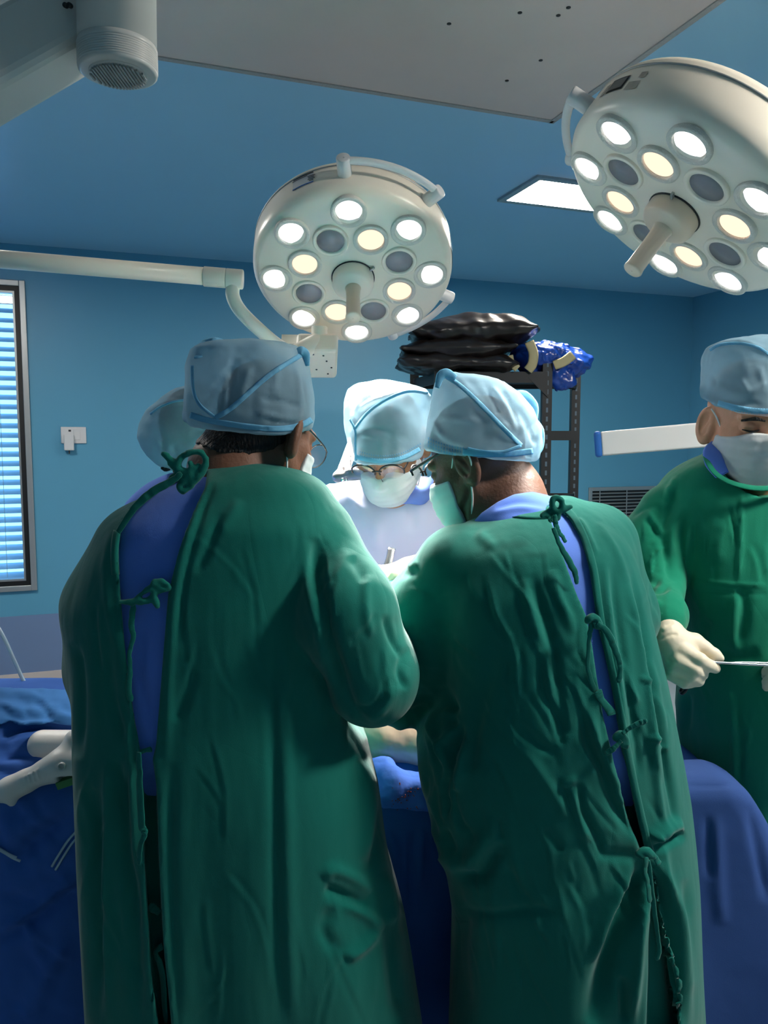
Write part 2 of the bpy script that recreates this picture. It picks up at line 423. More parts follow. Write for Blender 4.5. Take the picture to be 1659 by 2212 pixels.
def strip(name, tree, pl, wpx, m, parent, off=.0012, th=.0012, edge=True):
    """flat band lying on a surface: pl in photo px, half width wpx"""
    pl = smooth_path(np.array(pl, float), 10) if len(pl) > 2 else np.linspace(pl[0], pl[1], 10)
    T = np.gradient(pl, axis=0); T /= np.linalg.norm(T, axis=1)[:, None] + 1e-9; Nn = np.stack([-T[:, 1], T[:, 0]], 1)
    K = 5; rows = []
    for i in range(len(pl)):
        r_ = []
        for k in range(K):
            s_ = (k / (K - 1) - .5) * 2 * wpx; q = hit(tree, *(pl[i] + Nn[i] * s_), off * (1.25 - .5 * abs(k / (K - 1) - .5) * 2)); r_.append(q)
        if all(q is not None for q in r_) and max(np.linalg.norm(r_[j + 1] - r_[j]) for j in range(K - 1)) < .02: rows.append(r_)
    if len(rows) < 3: return None
    # smooth along the band
    A = np.array(rows); B_ = A.copy()
    for _ in range(2): B_[1:-1] = .5 * B_[1:-1] + .25 * (B_[:-2] + B_[2:])
    V = B_.reshape(-1, 3); n = len(rows)
    Fc = [(i * K + k, i * K + k + 1, (i + 1) * K + k + 1, (i + 1) * K + k) for i in range(n - 1) for k in range(K - 1)]
    o = mesh(name, V, Fc, m, parent); sm = o.modifiers.new('solidify', 'SOLIDIFY'); sm.thickness = th; sm.offset = 0
    return o
def bounds(pts, pad): p = np.asarray(pts); return p.min(0) - pad, p.max(0) + pad

# ================================================================== the room (world axes)
YB, XR, XL, YF, ZC = 5.26, 4.6, -2.6, -2.2, 2.75
WX0, WX1, WZ0, WZ1 = -1.55, -0.45, 0.64, 2.52          # window opening
def struct(name, mb, m, parent=None, **k):
    return mb.build(name, m, parent, frame='W', smooth=False, kind='structure' if parent is None else None, **k)
def wbox(x0, x1, y0, y1, z0, z1, mb=None):
    mb = mb or MB(); return mb.box(((x0 + x1) / 2, (y0 + y1) / 2, (z0 + z1) / 2), (abs(x1 - x0) / 2, abs(y1 - y0) / 2, abs(z1 - z0) / 2))
struct('floor', wbox(XL - .1, XR + .1, YF - .1, YB + .1, -.1, 0), FLOOR)
struct('ceiling', wbox(XL - .1, XR + .1, YF - .1, YB + .1, ZC, ZC + .1), CEIL)
b = wbox(XL, WX0, YB, YB + .14, 0, ZC); wbox(WX1, XR, YB, YB + .14, 0, ZC, b)
wbox(WX0, WX1, YB, YB + .14, 0, WZ0, b); wbox(WX0, WX1, YB, YB + .14, WZ1, ZC, b)
struct('wall_back', b, WALL)
struct('wall_right', wbox(XR, XR + .1, YF, YB, 0, ZC), WALL)
struct('wall_left', wbox(XL - .1, XL, YF, YB, 0, ZC), WALL)
struct('wall_front', wbox(XL, XR, YF - .1, YF, 0, ZC), WALL)
struct('trim_1', wbox(XL, XR, YB - .004, YB, 0.1, 0.468), WALL_LOW, label='grey-blue painted dado band along the back wall')
struct('baseboard_back', wbox(XL, XR, YB - .016, YB - .004, 0, 0.1), GREYP)
# window: aluminium frame, black gasket, glass, blind of single slats
win = bpy.data.objects.new('window_1', None); col.objects.link(win); win['kind'] = 'structure'
win.location = (WX0, YB, WZ0); ORG['window_1'] = np.array([WX0, YB, WZ0])
def frame_mb(x0, x1, z0, z1, t, y0, y1):
    b = wbox(x0, x0 + t, y0, y1, z0, z1); wbox(x1 - t, x1, y0, y1, z0, z1, b)
    wbox(x0 + t, x1 - t, y0, y1, z0, z0 + t, b); wbox(x0 + t, x1 - t, y0, y1, z1 - t, z1, b); return b
bevel(struct('window_frame', frame_mb(WX0 - .01, WX1 + .012, WZ0 - .012, WZ1 + .012, .034, YB - .022, YB + .05), ALU, win), .003)
struct('gasket', frame_mb(WX0 + .022, WX1 - .02, WZ0 + .02, WZ1 - .02, .03, YB - .008, YB + .04), BLACK, win)
struct('sash_trim', frame_mb(WX0 + .052, WX1 - .05, WZ0 + .05, WZ1 - .05, .012, YB - .002, YB + .04), ALU, win)
struct('pane', wbox(WX0 + .06, WX1 - .058, YB + .012, YB + .016, WZ0 + .058, WZ1 - .058), GLASS, win)
struct('blind_headrail', wbox(WX0 + .06, WX1 - .065, YB + .03, YB + .06, WZ1 - .125, WZ1 - .075), WHITEP, win)
ns = 29; z_lo, z_hi = WZ0 + .08, WZ1 - .16
sl = None
for k in range(ns):
    z = z_lo + (z_hi - z_lo) * k / (ns - 1)
    if sl is None:
        V = []; n = 6; a = math.radians(38); wd = .054
        for x in (WX0 + .062, WX1 - .066):
            for i in range(n):
                t = i / (n - 1) - .5; cv = .006 * (1 - 4 * t * t)
                yy = t * wd * math.cos(a) - cv * math.sin(a); zz = t * wd * math.sin(a) + cv * math.cos(a)
                V.append((x, YB + .062 + yy, WZ0 + zz))
        V2 = [(x, y, zz - .0012) for x, y, zz in V]; m_ = len(V)
        Fc = [(i, i + 1, n + i + 1, n + i) for i in range(n - 1)] + [(m_ + n + i, m_ + n + i + 1, m_ + i + 1, m_ + i) for i in range(n - 1)]
        sl = mesh('blind_slat', V + V2, Fc, SLAT, win, frame='W'); sl.location = (0, 0, z - WZ0)
    else:
        o = sl.copy(); col.objects.link(o); o.parent = win; o.location = (0, 0, z - WZ0)
b = MB()
for x in (WX1 - .16, WX0 + .16, WX1 - .5): b.cyl((x, YB + .034, z_lo - .01), (x, YB + .034, z_hi), .0016, seg=6)
struct('blind_cords', b, WHITEP, win)
# grey ceiling panel with screws
GX0, GX1, GY0, GY1 = -2.0, 1.575, -0.6, 2.56
cp = thing('ceiling_panel', 'large flat grey ceiling panel above the surgeons, dotted with dark screws', 'ceiling panel', ((GX0 + GX1) / 2, (GY0 + GY1) / 2, ZC - .03))
bevel(wbox(GX0, GX1, GY0, GY1, ZC - .026, ZC - .001).build('panel', GREYP, cp, frame='W', smooth=False), .004)
frame_b = wbox(GX1 - .012, GX1 + .008, GY0, GY1 + .008, ZC - .03, ZC - .001); wbox(GX0, GX1, GY1 - .012, GY1 + .008, ZC - .03, ZC - .001, frame_b)
frame_b.build('edge_trim', mat('trim_grey', (168, 166, 164), rough=.6, var=.05, vscale=30, bump=.6, bscale=90), cp, frame='W', smooth=False)
def ceilpt(px, py, z):
    d = VW(P(px, py, 1.0) - np.array([0, 0, EYE])); return d * (z - EYE) / d[2] + np.array([0, 0, EYE])
for q in ((970, 51), (1168, 130), (1228, 16), (1206, 33), (1123, 27), (1095, 174)):
    c = ceilpt(*q, ZC - .026); MB().lathe(c, (0, 0, -1), [(.0065, 0), (.0065, .0015), (.003, .0025)], 10).build('screw', DARKDOT, cp, frame='W')
# LED ceiling panels (the one in view, and the others of the same row-and-column grid)
def ceiling_light(cx, cy, label, m=None):
    t = thing('ceiling_light', label, 'ceiling light', (cx, cy, ZC - .012), 'ceiling light panels')
    hx, hy = .31, .19
    b = wbox(cx - hx, cx - hx + .034, cy - hy, cy + hy, ZC - .012, ZC - .001); wbox(cx + hx - .034, cx + hx, cy - hy, cy + hy, ZC - .012, ZC - .001, b)
    wbox(cx - hx + .034, cx + hx - .034, cy - hy, cy - hy + .034, ZC - .012, ZC - .001, b); wbox(cx - hx + .034, cx + hx - .034, cy + hy - .034, cy + hy, ZC - .012, ZC - .001, b)
    b.build('light_frame', ALU, t, frame='W', smooth=False)
    wbox(cx - hx + .034, cx + hx - .034, cy - hy + .034, cy + hy - .034, ZC - .009, ZC - .003).build('diffuser', m or PANEL_E, t, frame='W', smooth=False)
    return t
ceiling_light(2.165, 3.325, 'lit rectangular ceiling panel half hidden behind the right surgical lamp')
for k, (x, y, st) in enumerate(((2.165, .3, 1.55), (-.85, 3.325, .6), (-.85, .3, .22))):
    ceiling_light(x, y, ['lit rectangular ceiling panel behind the camera to the right', 'lit rectangular ceiling panel over the left window side, outside the frame', 'lit rectangular ceiling panel behind the camera to the left'][k], emitter('panel_diffuser_%d' % (k + 2), (255, 248, 238), CAMSIDE * st))
# switch plate and charger
def wallpt(px, py, y=YB):
    d = VW(P(px, py, 1.0) - np.array([0, 0, EYE])); return d * (y / d[1]) + np.array([0, 0, EYE])
a, c = wallpt(131, 922), wallpt(187, 958)
t = thing('switch_plate', 'small white switch and socket plate on the blue wall right of the window', 'switch', ((a[0] + c[0]) / 2, YB, c[2]))
bevel(wbox(a[0], c[0], YB - .012, YB, c[2], a[2]).build('plate', WHITEP, t, frame='W', smooth=False), .004)
zc = (a[2] + c[2]) / 2
bevel(wbox(c[0] - .075, c[0] - .035, YB - .016, YB - .01, zc - .03, zc + .035).build('rocker_switch', WHITEP, t, frame='W', smooth=False), .002)
wbox(a[0] + .045, a[0] + .06, YB - .0135, YB - .01, zc + .022, zc + .034).build('socket_hole', DARKDOT, t, frame='W', smooth=False)
a, c = wallpt(138, 938), wallpt(161, 973)
t = thing('phone_charger', 'white plug-in charger block hanging from the wall socket plate', 'charger', ((a[0] + c[0]) / 2, YB - .03, c[2]))
bevel(wbox(a[0], c[0], YB - .05, YB - .0125, c[2], a[2]).build('block', WHITEP, t, frame='W', smooth=False), .006, 3)
wbox((a[0] + c[0]) / 2 - .004, (a[0] + c[0]) / 2 + .004, YB - .035, YB - .028, c[2] - .02, c[2]).build('plug_tab', DARKDOT, t, frame='W', smooth=False)
# air return grille
a, c = wallpt(1271, 1053), wallpt(1470, 1190)
x0, x1, z1, z0 = a[0], a[0] + .72, a[2], a[2] - .62
t = thing('air_grille', 'grey metal air return grille with black gaps low on the back wall', 'grille', ((x0 + x1) / 2, YB, z0))
bevel(frame_mb(x0, x1, z0, z1, .03, YB - .016, YB).build('grille_frame', ALU, t, frame='W', smooth=False), .003)
wbox(x0 + .03, x1 - .03, YB - .003, YB - .001, z0 + .03, z1 - .03).build('duct_backing', BLACK, t, frame='W', smooth=False)
lv = None; nl = 20
for k in range(nl):
    z = z1 - .05 - k * (z1 - z0 - .1) / (nl - 1)
    if lv is None:
        lv = MB().box(((x0 + x1) / 2, YB - .010, z1), ((x1 - x0) / 2 - .03, .006, .0035), [[1, 0, 0], [0, .9, .43], [0, -.43, .9]]).build('louvre', ALU, t, frame='W', smooth=False)
        lv.location = (0, 0, z - z1)
    else:
        o = lv.copy(); col.objects.link(o); o.parent = t; o.location = (0, 0, z - z1)
for x in (x0 + .1, x0 + .36, x0 + .62):
    wbox(x - .004, x + .004, YB - .0165, YB - .013, z0 + .03, z1 - .03).build('divider', ALU, t, frame='W', smooth=False)
# ------------------------------------------------------------------ storage rack, V frame
YR0, YR1 = 3.55, 3.95
rack = thing('storage_rack', 'black slotted-angle storage rack standing behind the surgeon in the middle', 'rack', VW(P(1070, 957, 3.7) * np.array([1, 1, 0])))
def post(px, y, name='post', w_=.022):
    b = MB(); x = P(px, 957, y)[0]
    b.box((x, y, .98), (w_, .003, .98)); b.box((x - w_ + .003, y + .02, .98), (.003, .02, .98)); o = b.build(name, RACKB, rack, smooth=False)
    h = MB()
    for k in range(46): h.box((x, y - .0034, .06 + k * .041), (.0045, .0008, .011))
    h.build('slot_row', mat('slot_grey', (92, 110, 124), rough=.6), o, smooth=False, kind='stuff')
for px, y in ((948, YR0), (1180, YR0), (895, YR1), (1242, YR1)): post(px, y)
xa, xb, xc, xd = P(948, 957, YR0)[0], P(1180, 957, YR0)[0], P(895, 957, YR1)[0], P(1242, 957, YR1)[0]
def tier(z, th=.025):
    b = MB().box(((xa + xb) / 2, YR0 - .002, z), ((xb - xa) / 2, .004, th)); b.box(((xc + xd) / 2, YR1 + .002, z), ((xd - xc) / 2, .004, th))
    for u, v in ((xa, xc), (xb, xd)): b.hexa([(u - .004, YR0, z - th), (u + .004, YR0, z - th), (v + .004, YR1, z - th), (v - .004, YR1, z - th), (u - .004, YR0, z + th), (u + .004, YR0, z + th), (v + .004, YR1, z + th), (v - .004, YR1, z + th)])
    b.build('shelf_beam', RACKB, rack, smooth=False)
    b = MB(); b.hexa([(xa, YR0, z - .004), (xb, YR0, z - .004), (xd, YR1, z - .004), (xc, YR1, z - .004), (xa, YR0, z + .004), (xb, YR0, z + .004), (xd, YR1, z + .004), (xc, YR1, z + .004)])
    return b.build('shelf', RACKB, rack, smooth=False)
ZT = P(1100, 815, YR0)[2]
tier(ZT); tier(P(1200, 1078, YR1)[2], .03); tier(.3)
b = MB(); zb = P(1200, 941, YR1)[2]
b.box(((xb + xd) / 2, YR1 - .006, zb), (abs(xd - xb) / 2 + .01, .003, .024)); b.build('cross_brace', RACKB, rack, smooth=False)
for xx, s_ in ((xa, 1), (xb, -1)):     # gusset plates under the top shelf
    b = MB(); v = [(xx, YR0 - .008, ZT), (xx + s_ * .09, YR0 - .008, ZT), (xx, YR0 - .008, ZT - .09)]
    v += [(x, y + .004, z) for x, y, z in v]; b.add(v, [(0, 1, 2), (5, 4, 3), (0, 3, 4, 1), (1, 4, 5, 2), (2, 5, 3, 0)]); b.build('gusset', RACKB, rack, smooth=False)
# bags on the rack
def pillow(name, label, cat, c, h, rot, m, seed, amp=.012, group=None, tip=2.2, hh=.01):
    ax = np.array([[math.cos(rot), 0, math.sin(rot)], [0, 1, 0], [-math.sin(rot), 0, math.cos(rot)]])
    def fn(p):
        q = (p - c) @ ax.T; x = np.abs(q[:, 0] / h[0]); y = np.abs(q[:, 1] / h[1]); z = np.abs(q[:, 2] / h[2])
        s_ = np.clip(1 - x ** tip, 0, 1) ** .6 * np.clip(1 - y ** 3, 0, 1) ** .5
        d = (z - s_ * .96 - .03) * h[2] * .8
        d = np.maximum(d, np.maximum(x - 1, y - 1) * min(h[0], h[1]))
        return d + amp * wob(p, 26, seed) + amp * .5 * wob(p, 60, seed + 1)
    V, Q = sn(fn, np.array(c) - np.array(h) - .08, np.array(c) + np.array(h) + .08, hh)
    return mesh(name, V, Q, m, label=label, cat=cat, group=group)
zt = ZT + .03
px2 = lambda n_, y: n_ * y / F
def atc(px, py, y): return P(px, py, y)
pillow('waste_bag', 'black plastic bag, topmost on the storage rack', 'bag', atc(1020, 722, 3.7), (.29, .2, .085), .03, BAG, 11, .010, 'black bags on the rack')
pillow('waste_bag', 'black plastic bag in the middle of the pile on the rack, pointing left', 'bag', atc(985, 760, 3.68), (.26, .2, .062), .02, BAG, 12, .010, 'black bags on the rack')
pillow('waste_bag', 'black plastic bag lying directly on the top shelf of the rack', 'bag', atc(985, 789, 3.68), (.275, .2, .05), -.03, BAG, 13, .010, 'black bags on the rack')
cb = atc(1178, 772, 3.66)
def fnb(p):
    d = smin(ell(p, cb + [-.02, 0, 0], (.14, .12, .075)), ell(p, atc(1230, 785, 3.66), (.09, .1, .07)), .05)
    d = smin(d, ell(p, atc(1212, 822, 3.6), (.07, .03, .05)), .03)
    return d + .012 * wob(p, 42, 5) + .008 * wob(p, 95, 6) + .003 * wob(p, 220, 7)
V, Q = sn(fnb, cb - .32, cb + .32, .0065)
bun = thing('wrapped_bundle', 'crumpled blue plastic bundle with tan tape on the end of the rack', 'bundle', VW(cb * np.array([1, 1, 0]) + [0, 0, zt]))
mesh('plastic_wrap', V, Q, BAGBLUE, bun)
def tape(pts, wd):
    MB().tube([atc(x, y, 3.53) for x, y in pts], 1.0, 8, flat=(wd, .004), nrm=(0, -1, .15)).build('tape_strip', TAPE, bun)
tape([(1100, 768), (1104, 783), (1118, 797)], .018); tape([(1143, 738), (1152, 762), (1150, 786), (1140, 800)], .022); tape([(1238, 766), (1218, 781), (1197, 789)], .022)
# ------------------------------------------------------------------ white beam with a blue end
a, c = P(1287, 960, 2.6), P(1760, 918, 2.42); ax0 = unit(c - a); ax1 = unit(np.cross([0, 0, 1], ax0)); ax2 = np.cross(ax0, ax1)
t = thing('equipment_arm', 'white slanted boom with a blue end cap behind the right-hand person', 'arm', VW(P(1700, 957, 2.9) * np.array([1, 1, 0])))
L = np.linalg.norm(c - a)
bevel(MB().box((a + c) / 2 + ax0 * .009, (L / 2 - .009, .05, .040), [ax0, ax1, ax2]).build('beam', WHITEP, t, smooth=False), .006, 3)
bevel(MB().box(a + ax0 * .008, (.012, .052, .043), [ax0, ax1, ax2]).build('end_cap', BLUECAP, t, smooth=False), .01, 3)
MB().cyl(c + [0, 0, -c[2]], c + [0, 0, .1], .05, seg=24).build('column', WHITEP, t)
MB().cyl(c + [0, 0, -c[2]], c + [0, 0, -c[2] + .05], .28, .2, seg=28).build('base', WHITEP, t)
# ================================================================== surgical lamps
def surgical_lamp(Cv, n, phase, label, watts, rails, kind):
    n = unit(n); e1 = unit(np.cross(n, [0, 0, 1.])); e2 = np.cross(e1, n); C0 = np.array(Cv, float); R = .28
    t = thing('surgical_lamp', label, 'surgical lamp', VW(C0), 'round surgical lamps')
    pt = lambda r, a, h=0: C0 + r * (math.cos(a) * e1 + math.sin(a) * e2) + n * h
    prof = [(0.001, .006), (.12, .004), (.2, .001), (.262, -.004), (.276, -.012), (.2835, -.026), (.2845, -.05), (.2835, -.112), (.276, -.126), (.255, -.136), (.17, -.15), (.001, -.158)]
    MB().lathe(C0, n, prof, 96, cap=False).build('housing', CREAM, t)
    MB().lathe(C0, n, [(.2842, -.1), (.2855, -.1005), (.2855, -.104), (.2842, -.1045)], 96, cap=False).build('seam_ring', ALU, t)
    for k in range(8):
        for ring in (0, 1):
            a = phase + (k + .5 * ring) * math.pi / 4; r = .22 if ring == 0 else .142
            off = ring == 1 and k % 2 == kind
            c = pt(r, a, .003 if ring == 0 else .0075)
            if not off:
                bz = MB().lathe(c, n, [(.048, -.008), (.048, .0015), (.0455, .003), (.037, .0022), (.0358, -.004), (.035, -.012)], 36, cap=False).build('lens_bezel', LENSRING, t)
                MB().lathe(c, n, [(.0356, -.012), (.0356, -.0045), (.032, -.0022), (.001, -.0002)], 28).build('lens', LED_W if ring == 0 else LED_Y, bz)
            else:
                bz = MB().lathe(c, n, [(.049, -.008), (.049, .001), (.0465, .0028), (.039, .0012), (.0375, -.01)], 36, cap=False).build('lens_bezel', CREAM, t)
                MB().lathe(c, n, [(.0376, -.014), (.0376, -.0022), (.001, -.0018)], 28).build('blank_cover', LENSOFF, bz)
    # centre handle
    hm = CREAM if kind == 1 else CREAM2
    MB().lathe(C0, n, [(.0615, -.004), (.0615, .008), (.059, .008)], 40, cap=False).build('hub_gap', BLACK, t)
    MB().lathe(C0, n, [(.058, 0), (.059, .004), (.059, .030), (.056, .039), (.047, .045), (.026, .048), (.024, .049)], 44).build('hub', hm, t)
    MB().lathe(C0, n, [(.023, .048), (.0205, .056), (.0195, .085), (.0200, .150), (.0215, .156), (.0215, .160), (.019, .163), (.001, .163)], 32, cap=False).build('grip', CREAM2, t)
    for a in (2.5, 5.2): MB().box(pt(.063, a, .012), (.011, .0025, .004), [unit(pt(1, a) - C0), np.cross(n, unit(pt(1, a) - C0)), n]).build('hub_latch', ALU, t, smooth=False)
    # rails on the rim
    for a0, a1 in rails:
        rl = MB(); 
        for a in (a0, a1):
            MBp = rl.cyl(pt(.278, a, -.065), pt(.335, a, -.062), .0185, seg=20, e=.004)
        m_ = [pt(.325, a0 + (a1 - a0) * i / 10, -.06) for i in range(11)]
        rl.tube(m_, 1.0, 10, flat=(.011, .007), nrm=n); rl.build('hand_rail', WHITEP, t)
    # nameplate window on the rim
    return t, C0, n, e1, e2, pt
LM, CM, nM, e1M, e2M, ptM = surgical_lamp((-.0882, 2.249, 2.0228), (.02097, -.58158, -.81322), math.radians(-2.58),
    'round white surgical lamp in the middle, hanging over the surgeons from a tube arm', LAMP_MID, ((math.radians(86), math.radians(134)), (math.radians(205), math.radians(247))), 1)
LR, CR, nR, e1R, e2R, ptR = surgical_lamp((.63205, 1.72064, 2.04995), (-.59315, -.09485, -.79948), math.radians(61.46),
    'round white surgical lamp cut by the right frame edge, tilted towards the table', LAMP_RIGHT, ((math.radians(44), math.radians(82)), (math.radians(300), math.radians(340))), 0)
def spot(name, lamp, C0, n, watts, ang, tint):
    l = bpy.data.lights.new(name, 'SPOT'); l.energy = watts; l.spot_size = math.radians(ang); l.spot_blend = 0.7; l.shadow_soft_size = .19; l.color = tint
    o = bpy.data.objects.new(name, l); col.objects.link(o); p_ = VW(C0 + n * .175); d = VW(n)
    o.location = tuple(p_ - ORG[lamp.name]); o.rotation_euler = Vector(d).to_track_quat('-Z', 'Y').to_euler(); o.parent = lamp
spot('lamp_beam', LM, CM, nM, LAMP_MID, 42, (1, .96, .9)); spot('lamp_beam', LR, CR, nR, LAMP_RIGHT, 46, (1, .95, .88))
# rim details, placed by angle on the rim
def rimplate(lamp, pt, C0, n, a, hgt, wd, ht, m, name, off=.002):
    V = []; k = 6
    for s_ in (0, 1):
        for j in range(k + 1):
            aa = a + (j / k - .5) * wd / .284
            V.append(pt(.2848 + off * .5, aa, hgt + (s_ - .5) * ht)); V.append(pt(.2848 - .004, aa, hgt + (s_ - .5) * ht))
    Fc = []; q = 2 * (k + 1)
    for j in range(k): Fc += [(2 * j, 2 * j + 2, q + 2 * j + 2, q + 2 * j)]
    mesh(name, V, Fc, m, lamp, smooth=False)
ang = lambda d: math.radians(d)
rimplate(LM, ptM, CM, nM, ang(63), -.075, .062, .042, WHITEP, 'rating_plate', .0015)
rimplate(LM, ptM, CM, nM, ang(63), -.056, .062, .004, BLUECAP, 'plate_stripe', .003)
rimplate(LM, ptM, CM, nM, ang(63), -.094, .060, .004, DARKDOT, 'plate_stripe', .003)
for j, (da, dh, w_, h_) in enumerate(((5, -.082, .022, .003), (5, -.076, .018, .003), (5, -.070, .02, .003), (-2, -.088, .046, .0025), (5, -.064, .012, .003))):
    rimplate(LM, ptM, CM, nM, ang(63 + da), dh, w_, h_, DARKDOT, 'plate_print', .003)
rimplate(LM, ptM, CM, nM, ang(176), -.06, .1, .045, STEEL, 'chrome_plate', .002)
aR = 107
rimplate(LR, ptR, CR, nR, ang(aR), -.062, .05, .034, DARKDOT, 'socket_frame', .002)
rimplate(LR, ptR, CR, nR, ang(aR), -.062, .041, .026, mat('smudge_grey', (120, 118, 114), rough=.6), 'socket_face', .004)
for da, dh, w_, h_ in ((10, -.05, .03, .02), (12, -.075, .016, .014), (-8, -.06, .014, .03)):
    rimplate(LR, ptR, CR, nR, ang(aR + da), dh, w_, h_, mat('smudge_dark', (188, 178, 164), rough=.7, var=.2, vscale=90), 'scuff', .0015)
# arm of the middle lamp
a, c = P(-260, 538, 2.02), P(480, 600, 2.12); d = unit(c - a); 
MB().cyl(a, P(444, 597, 2.115), .0235, seg=28).build('arm_tube', CREAM, LM)
MB().cyl(P(440, 597, 2.115), P(488, 601, 2.12), .0262, seg=28, e=.002).build('collar', CREAM, LM)
MB().cyl(P(487, 601, 2.12), P(526, 604, 2.125), .0262, seg=28, e=.004).build('end_joint', CREAM, LM)
MB().tube([P(504, 612, 2.122), P(503, 640, 2.124), P(520, 672, 2.13), P(560, 712, 2.15), P(604, 748, 2.2), P(655, 776, 2.3)], .0185, 18).build('bent_tube', CREAM, LM)
MB().cyl(P(640, 765, 2.28), P(690, 735, 2.36), .028, .026, seg=26, e=.005).build('swivel_joint', CREAM, LM)
MB().cyl(P(690, 705, 2.36), P(690, 760, 2.36), .024, seg=24, e=.003).build('yoke_post', CREAM, LM)
# joint box with holes
bx = [P(655, 752, 2.46), P(718, 748, 2.40), P(735, 800, 2.30), P(640, 800, 2.34)]
def slab(pts, dz): return [np.array(p) + [0, 0, 0] for p in pts] + [np.array(p) + dz for p in pts]
bc = P(684, 786, 2.36); bu = unit([1, .1, 0]); bn = unit([.0, -.55, -.83]); bv = np.cross(bn, bu)
bevel(MB().box(bc - bn * .03, (.062, .068, .035), [bu, bv, bn]).build('joint_box', CREAM, LM, smooth=False), .012, 3)
MB().box(P(640, 742, 2.42), (.045, .02, .018), [bu, bv, bn]).build('joint_lug', CREAM, LM, smooth=False)
for i, (u, v) in enumerate(((-.01, .05), (.02, .045), (.03, .02), (.045, -.01), (.0, -.02), (.035, -.04), (-.02, -.045))):
    MB().lathe(bc + bn * .0055 + bu * u + bv * v, bn, [(.003, 0), (.003, .001), (.001, .0012)], 10).build('screw_hole', DARKDOT, LM)
# the arm leaves the frame at the left and rises to the ceiling there
MB().cyl(a + [0, 0, -.05], np.array([a[0], a[1], ZC - .002]), .035, seg=24).build('drop_column', CREAM, LM)
MB().cyl(np.array([a[0], a[1], ZC - .05]), np.array([a[0], a[1], ZC - .001]), .09, seg=28, e=.006).build('ceiling_flange', CREAM, LM)
# arm of the right lamp, behind its rim and out of the frame to the right
q0 = ptR(.284, ang(205), -.06); q1 = ptR(.36, ang(205), -.08); q2 = P(1900, 420, 1.9); 
MB().tube([q0, q1, (q1 + q2) / 2 + [.03, 0, .05], q2], .019, 16).build('bent_tube', CREAM, LR)
MB().cyl(q2 + [0, 0, -.04], np.array([q2[0], q2[1], ZC - .002]), .03, seg=24).build('drop_column', CREAM, LR)
MB().cyl(np.array([q2[0], q2[1], ZC - .05]), np.array([q2[0], q2[1], ZC - .001]), .09, seg=28, e=.006).build('ceiling_flange', CREAM, LR)
# ------------------------------------------------------------------ pendant joint, top left
yq = .98
top = P(262, -160, yq); bot = P(254, 105, yq); low = P(253, 160, yq - .005)
pj = thing('pendant_arm', 'grey lamp suspension arm with a ribbed round end cap at the top left', 'arm', VW(np.array([low[0], low[1], low[2]])))
r_ = 78 * yq / F
MB().cyl(P(254, 100, yq), np.array([top[0], top[1], ZC - .002]), r_, seg=48).build('column', mat('arm_grey', (206, 204, 196), rough=.38, var=.02), pj)
axd = unit(P(254, 0, yq) - P(254, 150, yq)); axd = np.array([0, 0, 1.])
base = np.array([bot[0], bot[1], bot[2]]); dr = bot[2] - P(254, 158, yq)[2]
pr = []
for k in range(9): 
    h0 = dr * (.08 + .82 * k / 9)
    pr += [(r_ * 1.0, h0), (r_ * 1.0, h0 + dr * .06), (r_ * .985, h0 + dr * .07), (r_ * .985, h0 + dr * .085)]
MB().lathe(base, (0, 0, -1), [(r_ * .99, -.003), (r_ * 1.02, 0)] + [(a_ * 1.02, b_) for a_, b_ in pr] + [(r_ * 1.0, dr * .98), (r_ * .93, dr * 1.03), (r_ * .74, dr * 1.03)], 64, cap=False).build('end_cap', mat('cap_grey', (200, 198, 192), rough=.3, var=.02), pj)
lens_c = base - [0, 0, dr * 1.03]
g_ = MB().lathe(lens_c, (0, 0, -1), [(r_ * .74, 0), (r_ * .72, .002), (.001, .003)], 40, cap=False).build('cap_disc', mat('cap_disc_grey', (186, 184, 178), rough=.4), pj)
rb = None
for k in range(17):
    x = (k / 16 - .5) * 2 * r_ * .68; hl = math.sqrt(max(1e-6, (r_ * .7) ** 2 - x * x))
    MB().box(lens_c + [x, 0, -.0035], (.0011, hl, .0012)).build('cap_rib', mat('rib_grey', (150, 150, 146), rough=.5), pj, smooth=False)
# beam from the column towards the lower left
a, c = P(250, 5, yq + .06), P(-330, 330, yq - .08); u_ = unit(c - a); v_ = unit(np.cross(u_, [0, 1, 0])); w_ = np.cross(u_, v_)
bevel(MB().box((a + c) / 2, (np.linalg.norm(c - a) / 2, .042, .038), [u_, v_, w_]).build('boom', MATS['arm_grey'], pj, smooth=False), .012, 3)
for dx in (-4, 5): MB().lathe(P(148 + dx, 13, yq - .01), (0, -1, -.3), [(.003, 0), (.003, .006)], 10).build('screw', DARKDOT, pj)
